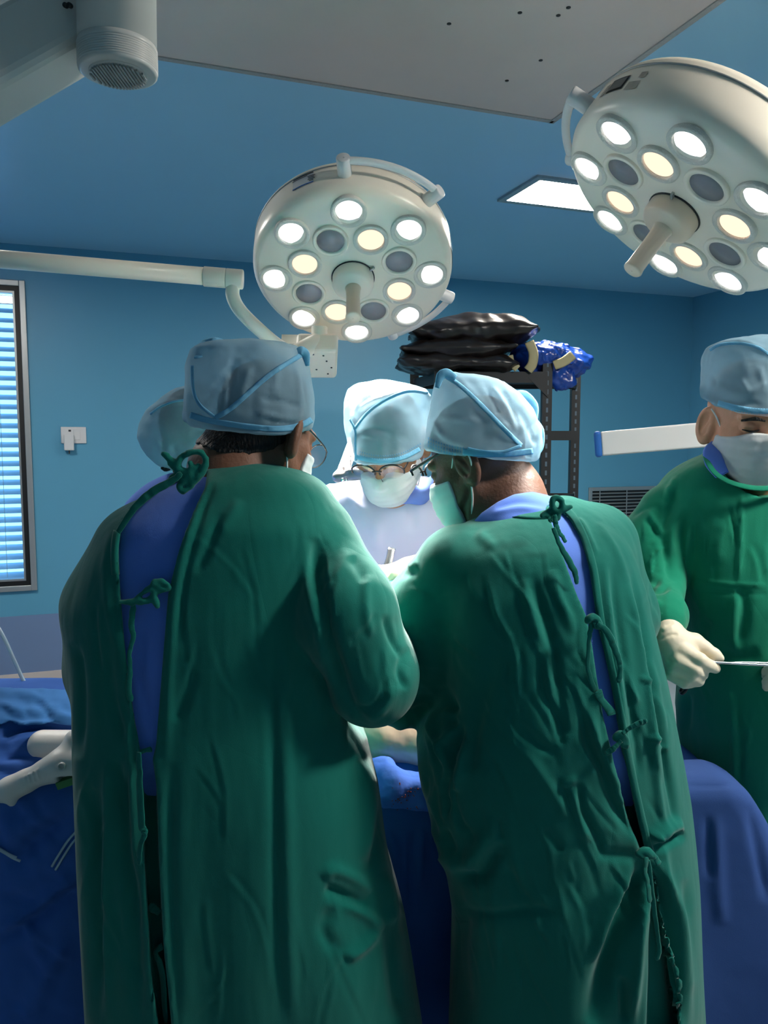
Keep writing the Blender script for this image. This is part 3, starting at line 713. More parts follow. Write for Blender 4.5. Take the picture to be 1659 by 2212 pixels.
# ================================================================== people
TREES = {}
class Head:
    """head frame: C ear-level centre, f facing, yaw measured from straight away (+ = to the right), pitch down"""
    def __init__(s, C, yaw, pitch, roll=0, sc_=1.0, ear=.5, eark=1.12):
        y, p_ = math.radians(yaw), math.radians(pitch)
        s.C = np.array(C, float); s.k = sc_; s.ea = ear; s.ek = eark
        f = np.array([math.sin(y) * math.cos(p_), math.cos(y) * math.cos(p_), -math.sin(p_)])
        r = np.array([math.cos(y), -math.sin(y), 0]); u = np.cross(r, f)
        if roll:
            a = math.radians(roll); r, u = r * math.cos(a) + u * math.sin(a), u * math.cos(a) - r * math.sin(a)
        s.A = np.array([r, f, u])
    def L(s, p): return ((p - s.C) @ s.A.T) / s.k
    def W(s, q): return s.C + (np.asarray(q, float) * s.k) @ s.A
    def cran(s, q): return ell(q, (0, -.012, .035), (.077, .098, .092))
    def ears(s, p):
        q = s.L(p); aq = q.copy(); aq[:, 0] = np.abs(aq[:, 0])
        e = aq - np.array([.080 + .008 * s.ea, -.016, -.008]); ca, sa = math.cos(s.ea), math.sin(s.ea); e = e / s.ek
        ex = e[:, 0] * ca + e[:, 1] * sa; ey = -e[:, 0] * sa + e[:, 1] * ca; ez = e[:, 2]
        ey, ez = ey * .97 - ez * .2, ez * .97 + ey * .2
        E_ = np.stack([ex, ey, ez], 1)
        o = ell(E_, (0, 0, 0), (.010, .0225, .0375)); o = smin(o, ell(E_, (.001, .006, -.028), (.008, .012, .012)), .008)
        o = smax(o, -ell(E_, (.0090, .003, .003), (.0095, .0130, .025)), .003)
        o = smin(o, rc(E_, (.002, .012, .014), (.001, .002, -.014), .0035, .0045), .004)
        return smin(o, ell(E_, (.001, .015, -.004), (.006, .006, .01)), .005) * s.k * s.ek
    def sdf(s, p, ears=True, fine=True):
        q = s.L(p); aq = q.copy(); aq[:, 0] = np.abs(aq[:, 0])
        d = s.cran(q)
        d = smin(d, ell(q, (0, .03, -.04), (.064, .068, .085)), .03)
        d = smin(d, rc(aq, (.056, .0, -.055), (.02, .072, -.098), .018, .018), .03)
        d = smin(d, ell(q, (0, .076, -.1), (.024, .022, .02)), .02)
        if fine:
            d = smin(d, rc(aq, (.0, .092, .022), (.045, .078, .020), .012, .010), .014)
            d = smin(d, rc(q, (0, .092, .006), (0, .114, -.036), .009, .013), .012)
            d = smin(d, rc(aq, (.004, .1, -.04), (.012, .1, -.042), .010, .009), .008)
            d = smin(d, rc(aq, (.045, .068, -.03), (.055, .04, -.02), .016, .014), .02)
            d = smax(d, -ell(aq, (.033, .101, .001), (.019, .016, .012)), .010)
            d = smin(d, ell(aq, (.032, .079, -.001), (.0165, .0135, .0125)), .004)
            d = smax(d, -rc(aq, (.020, .0955, -.0055), (.045, .0885, -.0045), .0012, .0012), .003)
            d = smin(d, rc(aq, (.0, .094, -.066), (.02, .086, -.066), .006, .004), .006)
            d = smin(d, rc(aq, (.0, .092, -.078), (.018, .085, -.077), .007, .004), .006)
        if ears: d = smin(d, s.ears(p) / s.k, .010)
        return d * s.k
    def mask(s, p, ext=.005, mtop=-.012, skin=None, side=.012):
        q = s.L(p); aq = q.copy(); aq[:, 0] = np.abs(aq[:, 0])
        d = smin(ell(q, (0, .03, -.04), (.066, .072, .088)), rc(aq, (.05, .0, -.055), (.02, .072, -.098), .022, .02), .03)
        d = smin(d, ell(q, (0, .07, -.055), (.046, .048, .058)), .03)
        d = smin(d, s.sdf(p, ears=False, fine=True) / s.k if skin is None else skin(p) / s.k, .006)
        d = d - ext + .0006 * np.sin(q[:, 2] * 330 + 1.5 * np.sin(q[:, 0] * 40))
        top = q[:, 2] - (mtop - .9 * np.maximum(aq[:, 0] - .03, 0) * .35); bot = -.128 - q[:, 2]
        sid = (side + .1 * np.abs(q[:, 2] + .06)) - q[:, 1]
        d = smax(d, np.maximum(top, bot), .003); d = smax(d, sid, .003)
        return d * s.k
def rim_plane(p, h): return (p - h[0]) @ h[1]
def make_head(t, H, skin, cap_fn, rim, neck, loop=True, hair_extra=None, hh=.0036, extra=None, mask_ext=.004, mtop=-.012, mside=.012, cap_h=.005, cap_strokes=(), mask=True, hb=None, cap_amp=.0019, skin_strokes=()):
    """body (head, neck and a core down into the clothes), hair, cap, mask. rim = (point, unit normal up out of the cap opening)"""
    def body(p):
        d = H.sdf(p, ears=False); d = smin(d, chain(p, neck[0], neck[1], .03), .02)
        if extra is not None: d = extra(p, d)
        up = -rim_plane(p, rim)            # negative above the rim (inside the cap)
        c = cap_fn(p) + .012
        return smin(np.where(up < 0, np.maximum(d, c), d), H.ears(p), .008)
    pts = [H.W(v) for v in ((.1, 0, 0), (-.1, 0, 0), (0, .14, 0), (0, -.12, 0), (0, 0, .14), (0, .1, -.14), (0, -.05, -.14))] + [np.array(x) for x in neck[0]]
    lo, hi = bounds(pts, .07)
    V, Q = sn(body, lo, hi, hh)
    if skin_strokes: V = strokes(V, Q, skin_strokes)
    mesh('body', V, Q, skin, t)
    def hair(p):
        q = H.L(p); up = -rim_plane(p, rim)
        d = np.maximum(np.maximum(H.cran(q) * H.k - .004, cap_fn(p) + .011), up - .002)
        if hair_extra is not None: d = np.minimum(d, hair_extra(p))
        return d + .0012 * wob(p, (260, 260, 90), 3)
    V, Q = sn(hair, lo, hi, .005); mesh('hair', V, Q, HAIR, t)
    def cap(p):
        d = smax(cap_fn(p), -rim_plane(p, rim) , .006)
        return d + cap_amp * wob(p, (70, 70, 30), 9) + cap_amp * .6 * wob(p, 150, 10)
    V, Q = sn(cap, lo - .04, hi + .04, cap_h)
    if len(cap_strokes): V = strokes(V, Q, cap_strokes)
    cp_ = mesh('surgical_cap', V, Q, CAPM, t); TREES[cp_.name] = bvh(V, Q)
    if mask:
        V, Q = sn(lambda p: H.mask(p, mask_ext, mtop, (lambda p_: extra(p_, H.sdf(p_, ears=False))) if extra is not None else None, mside), lo, hi, .0032)
        mk = mesh('face_mask', V, Q, MASKM, t)
        if loop:
            for sx in loop if isinstance(loop, (list, tuple)) else (-1, 1):
                for z0_, z1_, y1_ in ((-.028, .022, -.01), (-.112, -.036, -.03)):
                    MB().tube([H.W((sx * .063, .022, z0_)), H.W((sx * .074, .0, (z0_ + z1_) / 2)), H.W((sx * .083, y1_ + .004, z1_))], .0017, 8).build('ear_loop', LOOP, mk)
    else: mk = None
    return cp_, mk
def on_cap(cap_fn, px, py, y0, y1, off=.003):
    """first hit of the photo ray with an implicit surface"""
    ys = np.linspace(y0, y1, 400); pts = np.array([P(px, py, y) for y in ys]); v = cap_fn(pts)
    i = np.argmax(v < off) if (v < off).any() else int(np.argmin(v))
    return pts[i]
def surf_ribbon(fn, pl, wd, y0, y1, off=.0015, th=.001, rr=1.0):
    pts = [on_cap(fn, x, y, y0, y1, off) for x, y in smooth_path(np.array(pl, float), 4)] if len(pl) > 2 else [on_cap(fn, x, y, y0, y1, off) for x, y in pl]
    return MB().tube(pts, rr, 8, flat=(wd, th), nrm=(0, -1, .1))
def glasses(t, H, m, rx=.024, rz=.021, full=True, th=.0014, temple=True, sides=(-1, 1), yl=.112, zc=-.004, drop=.0):
    g = None
    fr = MB()
    for sx in sides:
        c = np.array([sx * .033, yl, zc]); n_ = 40
        pts = []
        for k in range(n_ + 1):
            a = 2 * math.pi * k / n_ if full else -.25 + (math.pi + .5) * k / n_
            x = math.cos(a) * rx; z = math.sin(a) * rz
            pts.append(H.W(c + [x, -abs(x + sx * .03) * .12, z]))
        if full: fr.tube(pts[:-1] + [pts[0]], th, 8)
        else:
            k = sorted(range(len(pts)), key=lambda i: 0); fr.tube(pts, th * 1.3, 8)
    fr.tube([H.W((-.011, yl + .001, zc + .004)), H.W((0, yl + .003, zc + .007)), H.W((.011, yl + .001, zc + .004))], th, 8)
    g = fr.build('glasses', m, t)
    for sx in sides:
        c = np.array([sx * .033, yl, zc]); V = [H.W(c)]; n_ = 28
        for k in range(n_):
            a = 2 * math.pi * k / n_; x = math.cos(a) * rx * .97; z = math.sin(a) * rz * .97; V.append(H.W(c + [x, -abs(x + sx * .03) * .12, z]))
        mesh('lens', V, [(0, 1 + k, 1 + (k + 1) % n_) for k in range(n_)], LENSG, g)
        if temple: MB().tube([H.W((sx * (.033 + rx), yl - .006, zc + .007)), H.W((sx * .069, yl - .035, zc + .012)), H.W((sx * .079, .02, zc + .02)), H.W((sx * .083, -.006, zc + .022)), H.W((sx * .084, -.03, zc - .002))], 1.0, 8, flat=(.0011, .0024), nrm=(0, 0, 1)).build('temple', m, g)
    return g
def legs(t, xs, y, top, hem, spread=.11, m=TROUSER, foot=-1):
    for s_ in (-1, 1):
        x = xs + s_ * spread
        V, Q = sn(lambda p: rc(p, (x, y, top), (x, y, .07), .085, .06) + .004 * wob(p, 18, 4), (x - .14, y - .14, .02), (x + .14, y + .14, top + .1), .014)
        mesh('trouser_leg', V, Q, m, t)
        V, Q = sn(lambda p: np.maximum(smin(ell(p, (x, y - foot * .05, .045), (.048, .13, .05)), ell(p, (x, y + foot * .02, .07), (.045, .06, .06)), .03), .004 - p[:, 2]), (x - .1, y - .25, -.02), (x + .1, y + .25, .16), .011)
        mesh('shoe', V, Q, SHOE, t)
def hand(H0, fwd, up, side, curl=.6, k=1.0, spread=.02):
    """gloved hand SDF: wrist at H0, fingers along fwd, back of the hand towards up, thumb towards side"""
    f, u = unit(fwd), unit(up); u = unit(u - (u @ f) * f); s_ = unit(np.asarray(side, float) - (np.asarray(side) @ f) * f - (np.asarray(side) @ u) * u)
    W = lambda a, b, c: np.asarray(H0, float) + k * (a * f + b * s_ + c * u)
    segs = []
    segs.append(([W(-.06, 0, 0), W(0, 0, 0)], [.030 * k, .026 * k]))
    fl = []
    for i, (b, l) in enumerate(((.030, .088), (.010, .096), (-.011, .088), (-.030, .070))):
        k0 = W(.092 - .008 * abs(i - 1), b, .002); pts = [k0]; ang_ = 0.25
        p_ = (.092 - .008 * abs(i - 1), b, .002)
        for j, fr_ in enumerate((.45, .3, .25)):
            ang_ += curl * (1.0 if j else .8)
            p_ = (p_[0] + l * fr_ * math.cos(ang_), p_[1] + (b * spread), p_[2] - l * fr_ * math.sin(ang_)); pts.append(W(*p_))
        fl.append((pts, [.0115 * k, .0105 * k, .0095 * k, .0085 * k]))
    th_ = ([W(.012, .022, -.006), W(.045, .048, -.018), W(.078, .050, -.030), W(.104, .042, -.040)], [.016 * k, .0135 * k, .0115 * k, .0095 * k])
    palm = (W(.045, 0, -.002), np.array([f, s_, u]))
    def fn(p):
        d = chain(p, *segs[0]); d = smin(d, ell(p, palm[0], (.062 * k, .044 * k, .0185 * k), palm[1]), .02)
        for q in fl: d = smin(d, chain(p, *q, .004), .007)
        return smin(d, chain(p, *th_, .008), .012)
    allp = [x for q in fl for x in q[0]] + th_[0] + segs[0][0]
    return fn, bounds(allp, .035)
def glove(t, H0, fwd, up, side, curl=.6, k=1.0, m=GLOVE, h=.0034):
    fn, (lo, hi) = hand(H0, fwd, up, side, curl, k); V, Q = sn(fn, lo, hi, h); return mesh('glove', V, Q, m, t)
def knot(parent, loops, y, r=.006, h=.0024, seed=1):
    """crumpled cloth knot: loops of (px, py[, depth offset]) swept and blended"""
    C = []
    for L in loops: C.append(smooth_path([P(q[0], q[1], y + (q[2] if len(q) > 2 else 0)) for q in L], 3))
    def fn(p):
        d = None
        for c in C:
            q = chain(p, list(c), [r] * len(c), .002); d = q if d is None else smin(d, q, .0035)
        return d + .0016 * wob(p, 160, seed) + .001 * wob(p, 330, seed + 1)
    lo, hi = bounds(np.concatenate(C), r * 2 + .01); V, Q = sn(fn, lo, hi, h); return mesh('knot', V, Q, GOWN, parent)
def stitches(tree, pl, rows, parent, step=6.0, wd=1.5, ht=2.6):
    pl = smooth_path(np.array(pl, float), 40); s_ = np.concatenate([[0], np.cumsum(np.linalg.norm(np.diff(pl, axis=0), axis=1))])
    b = MB()
    for k in range(int(s_[-1] / step)):
        x = np.interp((k + .5) * step, s_, pl[:, 0]); y = np.interp((k + .5) * step, s_, pl[:, 1])
        for r_ in rows:
            q = [hit(tree, x + a_ * wd, y + r_ + c_ * ht, .0011) for a_, c_ in ((-1, -1), (1, -1), (1, 1), (-1, 1))]
            if any(v is None for v in q) or np.linalg.norm(q[0] - q[2]) > .015: continue
            m_ = sum(q) / 4; b.add(q + [m_ + [0, -.001, .0003]], [(0, 1, 4), (1, 2, 4), (2, 3, 4), (3, 0, 4)])
    if b.n: b.build('stitching', mat('stitch_blue', (96, 150, 186), rough=.85), parent, kind='stuff')
def tie(parent, pts, wd=.008, th=.0013, nrm=(0, -1, .2), rr=1.0, m=GOWN):
    q = smooth_path([np.asarray(p_, float) for p_ in pts], 5); r_ = np.random.RandomState(int(abs(pts[0][0]) * 1e4) % 9999)
    q[1:-1] += r_.normal(size=(len(q) - 2, 3)) * np.array([.0003, .0003, .0003])
    rl = list(np.clip(1 + .16 * np.sin(np.linspace(0, 7, 24) + r_.uniform(0, 6)) + r_.normal(size=24) * .03, .6, 1.4)); rl[0] = .75; rl[-1] = .5
    return MB().tube(q, rl, 10, flat=(wd * .72, th), nrm=np.asarray(nrm) + r_.normal(size=3) * .25).build('tie', m, parent)
# ------------------------------------------------------------------ person A: left surgeon seen from behind
YA = 1.42
PA = thing('person', 'green-gowned surgeon at left seen from behind, blue scrubs showing in the open back', 'person', VW(np.array([P(480, 957, YA)[0], YA, 0])))
LA = Loft([(1000, 452, 600, 1.43, .06), (1016, 425, 655, 1.43, .085), (1040, 370, 700, 1.43, .11), (1075, 318, 722, 1.43, .13), (1130, 250, 748, 1.42, .15), (1200, 203, 752, 1.42, .16),
           (1300, 166, 745, YA, .165), (1400, 158, 748, YA, .165), (1520, 162, 765, YA, .165), (1600, 162, 800, YA, .17), (1700, 166, 828, YA, .175), (1850, 172, 852, YA, .18),
           (2000, 178, 893, YA, .185), (2212, 186, 938, YA, .19), (2500, 190, 985, YA, .2)], n=2.5)
armR = ([P(678, 1160, 1.42), P(742, 1325, 1.33), P(810, 1462, 1.33), P(845, 1330, 1.55), P(848, 1290, 1.64)], [.076, .083, .066, .05, .04])
armL = ([P(305, 1190, 1.44), P(238, 1310, 1.44), P(222, 1440, 1.46), P(480, 1390, 1.66), P(620, 1340, 1.72)], [.088, .08, .062, .05, .04])
def gA(p):
    d = LA(p); d = smin(d, chain(p, *armR, .05), .014); d = smin(d, ell(p, P(800, 1505, 1.33), (.062, .06, .05)), .03)
    d = smin(d, chain(p, *armL, .05), .05)
    low = np.clip((1.05 - p[:, 2]) / .5, 0, 1)
    return d + low * .010 * wob(p, (26, 26, 3), 21) + .004 * wob(p, (14, 14, 8), 22)
OPA = [(447, 1022), (444, 1050), (418, 1110), (388, 1190), (364, 1280), (354, 1400), (346, 1500), (337, 1610), (330, 1640), (338, 1700), (343, 1850), (348, 1950), (354, 2050), (372, 2230),
       (345, 2230), (328, 2110), (319, 1960), (312, 1850), (309, 1700), (306, 1640), (298, 1590), (283, 1500), (270, 1400), (261, 1290), (254, 1200), (262, 1140), (288, 1098), (345, 1055), (392, 1035), (430, 1012)]
def gownA(p):
    g = gA(p); x, y = proj(p); om = polyd(x, y, OPA) * p[:, 1] / F
    cut = np.maximum(np.maximum(om, -.045 - g), p[:, 1] - 1.40)
    return np.maximum(g, -cut)
V, Q = sn(gownA, (-.66, 1.12, .24), (.16, 1.80, 1.56), .0046)
SA = [  # folds read off the photograph
 ([(690, 1165), (682, 1230), (700, 1330), (728, 1440), (752, 1520), (800, 1585)], 16, -.014, 'g'),
 ([(668, 1170), (664, 1240), (684, 1340), (715, 1450), (738, 1530)], 14, .007, 'g'),
 ([(700, 1335), (712, 1400), (735, 1490)], 7, -.007, 'c'),
 ([(795, 1240), (790, 1300), (800, 1380)], 10, .004, 'g'), ([(760, 1200), (790, 1260)], 12, -.004, 'g'),
 ([(830, 1330), (845, 1380), (868, 1420)], 8, -.006, 'g'), ([(880, 1400), (862, 1450), (878, 1490)], 9, -.006, 'g'), ([(855, 1480), (830, 1530), (790, 1555)], 12, .006, 'g'),
 ([(840, 1500), (800, 1530), (770, 1530)], 8, -.006, 'g'),
 ([(600, 1330), (590, 1500), (592, 1700), (598, 2000), (608, 2212)], 12, -.005, 'g'),
 ([(625, 1330), (616, 1500), (620, 1700), (626, 2000), (636, 2212)], 16, .005, 'g'),
 ([(440, 1060), (400, 1180), (378, 1290), (368, 1420), (362, 1560), (358, 1640)], 9, .004, 'g'),
 ([(462, 1040), (430, 1130), (398, 1260), (385, 1400)], 6, -.004, 'g'),
 ([(480, 1110), (450, 1180), (425, 1240)], 10, -.005, 'g'), ([(420, 1450), (395, 1520), (380, 1560)], 12, -.005, 'g'),
 ([(520, 1080), (470, 1150)], 14, .004, 'g'),
 ([(250, 1120), (228, 1220), (238, 1330), (262, 1420)], 10, .004, 'g'), ([(230, 1400), (240, 1500), (270, 1600)], 14, -.006, 'g'),
 ([(160, 1390), (168, 1450), (172, 1530), (166, 1640)], 12, -.012, 'g'),
 ([(252, 1640), (262, 1720), (270, 1850), (288, 1950), (300, 2212)], 14, -.014, 'g'),
 ([(232, 1640), (233, 1760), (228, 1900), (232, 2212)], 12, .009, 'g'), ([(282, 1640), (288, 1760), (292, 1880)], 9, .006, 'g'),
 ([(205, 1700), (205, 1900), (210, 2212)], 16, -.016, 'g'),
 ([(372, 1650), (368, 1800), (372, 2000), (385, 2212)], 12, -.006, 'g'),
 ([(806, 1590), (835, 1680), (820, 1800), (800, 1900)], 16, -.012, 'g'), ([(790, 1640), (802, 1760), (790, 1860)], 16, .01, 'g'),
 ([(800, 1930), (770, 1900), (720, 1880), (700, 1900)], 14, .008, 'g'), ([(700, 1920), (740, 1935), (790, 1960)], 12, -.01, 'g'),
 ([(745, 1950), (790, 1975), (830, 2010)], 13, .009, 'g'), ([(820, 2010), (780, 2050), (745, 2070)], 12, .009, 'g'), ([(730, 2060), (700, 2010), (715, 1960)], 14, -.006, 'g'),
 ([(850, 1980), (852, 2090), (870, 2212)], 20, -.012, 'g'), ([(830, 1880), (850, 1950), (845, 2000)], 12, .008, 'g'),
]
SA += folds(1, 36, (380, 1060, 800, 2100), 6, 16, (80, 260), (5, 9), (.0005, .0014)) + folds(2, 18, (690, 1180, 860, 1480), -25, 22, (40, 110), (5, 9), (.001, .0022)) + folds(3, 14, (170, 1250, 290, 2000), 2, 8, (90, 240), (6, 11), (.0015, .003))
V = strokes(V, Q, SA)
tree_g = bvh(V, Q); gown = mesh('gown', V, Q, GOWN, PA)
# hem edges of the open back
hemA_r = [(444, 1028), (440, 1060), (414, 1115), (384, 1195), (361, 1285), (351, 1400), (343, 1500), (335, 1600)]
strip('back_hem', tree_g, [(x + 12, y) for x, y in hemA_r], 15.4, GOWN, gown)
hemA_l = [(385, 1036), (340, 1056), (284, 1100), (257, 1142), (249, 1200), (256, 1290), (265, 1400), (278, 1500), (294, 1595)]
strip('back_hem', tree_g, [(x - 2, y) for x, y in hemA_l], 7.7, GOWN, gown)
# scrubs underneath
V, Q = sn(lambda p: np.maximum(smax(LA(p) + .014 + np.clip(polyd(*proj(p), OPA) * p[:, 1] / F - .02, 0, .05), .45 - p[:, 2], .02), p[:, 2] - 1.51) + .003 * wob(p, 22, 8) + np.clip((1.02 - p[:, 2]) * .35, 0, .05), (-.62, 1.15, .44), (.08, 1.66, 1.58), .008)
V = strokes(V, Q, [([(320, 1330), (300, 1420), (310, 1500), (330, 1560)], 8, -.006, 'g')])
mesh('scrub_shirt', V, Q, SCRUB, PA)
yk = 1.262
# ties at the neck, mid back and waist
def knotpts(L, y): return [P(a, b, y if len(q) == 2 else y + q[2]) for q in L for a, b in [q[:2]]]
tie(gown, knotpts([(255, 1150), (290, 1098), (330, 1062), (370, 1040), (392, 1022)], 1.275), .009)
knot(gown, [[(392, 1026), (384, 1006), (398, 984), (428, 977), (444, 990), (438, 1012), (420, 1030), (404, 1040)], [(368, 1002), (386, 1014), (408, 1018), (428, 1004)],
            [(364, 1044), (378, 1028), (396, 1036), (410, 1024)], [(398, 1016), (403, 1034), (388, 1050), (397, 1060), (414, 1048), (432, 1026), (442, 1008)], [(354, 980), (366, 992), (380, 1002)], [(412, 1000), (420, 1014), (412, 1026)]], 1.285, .005, seed=3)
knot(gown, [[(262, 1300), (285, 1298), (300, 1292)], [(286, 1304), (300, 1288), (318, 1274), (336, 1264), (350, 1258)], [(300, 1300), (318, 1296), (332, 1284), (345, 1276), (364, 1272)], [(334, 1256), (332, 1276), (338, 1298), (340, 1310)], [(334, 1257), (348, 1255), (362, 1262)]], 1.258, .0045, seed=5)
tie(gown, knotpts([(288, 1304), (284, 1350), (288, 1375), (280, 1410), (281, 1450), (278, 1490), (284, 1516)], 1.258), .0062)
tie(gown, knotpts([(292, 1628), (310, 1622), (328, 1618)], 1.262), .006); tie(gown, knotpts([(322, 1955), (334, 1964), (346, 1972)], 1.27), .010)
tie(gown, knotpts([(300, 1625), (302, 1700), (306, 1780), (312, 1800), (303, 1830), (300, 1868)], 1.244), .008)
tie(gown, knotpts([(352, 2042), (337, 2058), (350, 2100), (358, 2212)], 1.262), .009)
# head
HA = Head(P(576, 932, 1.47), 34, 22, ear=.85, eark=1.25)
capA = Loft([(738, 480, 590, 1.47, .06), (746, 440, 640, 1.47, .085), (760, 420, 656, 1.47, .1), (800, 411, 666, 1.47, .112), (850, 409, 676, 1.47, .118), (900, 406, 680, 1.47, .118), (945, 415, 670, 1.47, .112), (990, 425, 655, 1.47, .11)], n=2.7, smooth=4)
r0, r1, r2 = P(407, 908, 1.45), P(545, 938, 1.36), P(672, 925, 1.47)
nr = unit(np.cross(r1 - r0, r2 - r0)); nr = nr * np.sign(nr[2]); rimA = (r1, nr)
def hairA(p):
    x, y = proj(p); om = polyd(x, y, [(404, 890), (560, 915), (655, 905), (625, 950), (590, 972), (540, 982), (480, 980), (430, 962), (402, 945)]) * p[:, 1] / F
    d = smin(HA.sdf(p, ears=False, fine=False), chain(p, *neckA, .03), .02) - .0028
    return np.maximum(np.maximum(d, om), p[:, 1] - 1.5)
neckA = ([P(525, 975, 1.47), P(508, 1020, 1.45), P(505, 1090, 1.43)], [.072, .082, .095])
cA, mkA = make_head(PA, HA, SKIN_A, capA, rimA, neckA, loop=(1,), mside=.045, hair_extra=hairA, cap_strokes=[
 ([(512, 772), (470, 830), (438, 872)], 6, -.006, 'g'), ([(516, 775), (485, 840), (468, 892)], 6, -.006, 'g'), ([(504, 790), (497, 840), (495, 882)], 5, -.005, 'g'),
 ([(490, 800), (455, 850)], 8, .004, 'g'), ([(500, 800), (478, 870)], 7, .004, 'g'), ([(540, 790), (520, 870)], 10, .004, 'g'), ([(600, 790), (590, 850)], 8, .003, 'g'),
 ([(655, 766), (600, 800), (540, 850), (480, 898), (465, 902)], 6, .004, 's'), ([(420, 800), (425, 850), (440, 880), (462, 902)], 6, .004, 'g'),
 ([(560, 860), (610, 868), (660, 880)], 5, -.004, 'g'), ([(550, 890), (620, 905), (665, 895)], 6, .003, 'g'), ([(570, 905), (640, 918)], 5, -.003, 'g'), ([(640, 790), (648, 850), (655, 900)], 6, .004, 'g'),
 ([(420, 905), (480, 918), (560, 928), (650, 922)], 4, -.004, 'g')])
strip('seam_band', TREES[cA.name], [(655, 764), (628, 780), (585, 808), (540, 846), (500, 882), (466, 902)], 5.0, CAPB, cA)
strip('seam_band', TREES[cA.name], [(416, 790), (418, 838), (432, 874), (466, 902)], 3.0, CAPB, cA)
strip('elastic_band', TREES[cA.name], [(412, 896), (450, 908), (510, 918), (570, 925), (620, 925), (655, 916), (672, 906)], 6.5, CAPB, cA)
MB().tube([on_cap(capA, 428, 772, 1.25, 1.6), P(440, 748, 1.44), P(466, 741, 1.44), P(500, 746, 1.46)], [.8, 1.1, 1.1, .6], 8, flat=(.010, .0025), nrm=(0, -1, .1)).build('cap_fold', CAPB, cA)
MB().tube([P(636, 764, 1.42), P(650, 757, 1.42), P(660, 766, 1.43), P(664, 790, 1.44)], [.5, 1, 1, .5], 8, flat=(.008, .003), nrm=(0, -1, .1)).build('cap_fold', CAPB, cA)
glasses(PA, HA, FRAMEM, .0265, .0245, True, .0013, sides=(-1, 1), yl=.122, zc=-.004)
for a_, k_ in ((armR, 1), (armL, 1)):
    q = a_[0][-1]; glove(PA, q + unit(a_[0][-1] - a_[0][-2]) * .03, a_[0][-1] - a_[0][-2] + np.array([0, .03, 0]), (0, -.2, 1), (-1 if a_ is armR else 1, 0, 0), .5, h=.005)
legs(PA, P(500, 957, YA)[0], YA + .02, .6, .3)
# ------------------------------------------------------------------ person B: right surgeon, bent, seen from behind
YBp = 1.44
PB = thing('person', 'green-gowned surgeon bending left, white cords of mask around the ear, back ties knotted', 'person', VW(np.array([P(1230, 957, YBp)[0], YBp, 0])))
LB = Loft([(1078, 1165, 1235, 1.52, .04), (1092, 1085, 1275, 1.52, .075), (1112, 1030, 1305, 1.52, .105), (1140, 990, 1335, 1.51, .13), (1180, 955, 1358, 1.49, .155), (1260, 935, 1384, 1.47, .17),
           (1360, 940, 1406, 1.45, .18), (1450, 955, 1428, 1.44, .185), (1520, 935, 1444, 1.44, .19), (1600, 893, 1462, 1.45, .2), (1700, 905, 1482, 1.45, .2), (1790, 926, 1494, 1.45, .2),
           (1880, 955, 1504, 1.44, .2), (1960, 968, 1510, 1.44, .2), (2212, 962, 1526, 1.44, .2), (2500, 960, 1545, 1.44, .2)], n=2.35)
armBL = ([P(1000, 1235, 1.47), P(930, 1360, 1.50), P(872, 1465, 1.57), P(868, 1330, 1.68), P(862, 1300, 1.74)], [.095, .102, .084, .05, .04])
armBR = ([P(1290, 1180, 1.55), P(1330, 1330, 1.58), P(1290, 1420, 1.66), P(1080, 1330, 1.78), P(960, 1310, 1.80)], [.085, .08, .066, .05, .04])
def gB(p):
    d = LB(p); d = smin(d, chain(p, *armBL, .06), .025); d = smin(d, chain(p, *armBR, .05), .05)
    low = np.clip((1.1 - p[:, 2]) / .5, 0, 1)
    return d + low * .008 * wob(p, (24, 24, 3), 31) + .004 * wob(p, (14, 14, 8), 32)
OPB = [(1187, 1092), (1205, 1100), (1232, 1125), (1255, 1165), (1272, 1225), (1282, 1290), (1290, 1345), (1303, 1400), (1318, 1470), (1333, 1550), (1348, 1630), (1364, 1710), (1380, 1780), (1396, 1842),
       (1386, 1842), (1362, 1780), (1338, 1710), (1322, 1630), (1304, 1550), (1290, 1470), (1280, 1400), (1266, 1330), (1246, 1285), (1224, 1225), (1204, 1165), (1190, 1125)]
def gownB(p):
    g = gB(p); x, y = proj(p); om = polyd(x, y, OPB) * p[:, 1] / F
    cut = np.maximum(np.maximum(om, -.05 - g), p[:, 1] - 1.50)
    g = np.maximum(g, -cut)
    om2 = polyd(x, y, [(1404, 1870), (1420, 1960), (1450, 2100), (1470, 2240), (1395, 2240), (1400, 2100), (1400, 1960)]) * p[:, 1] / F
    return np.maximum(g, -np.maximum(np.maximum(om2, -.03 - g), p[:, 1] - 1.45))
V, Q = sn(gownB, (-.12, 1.10, .24), (.66, 1.94, 1.52), .0046)
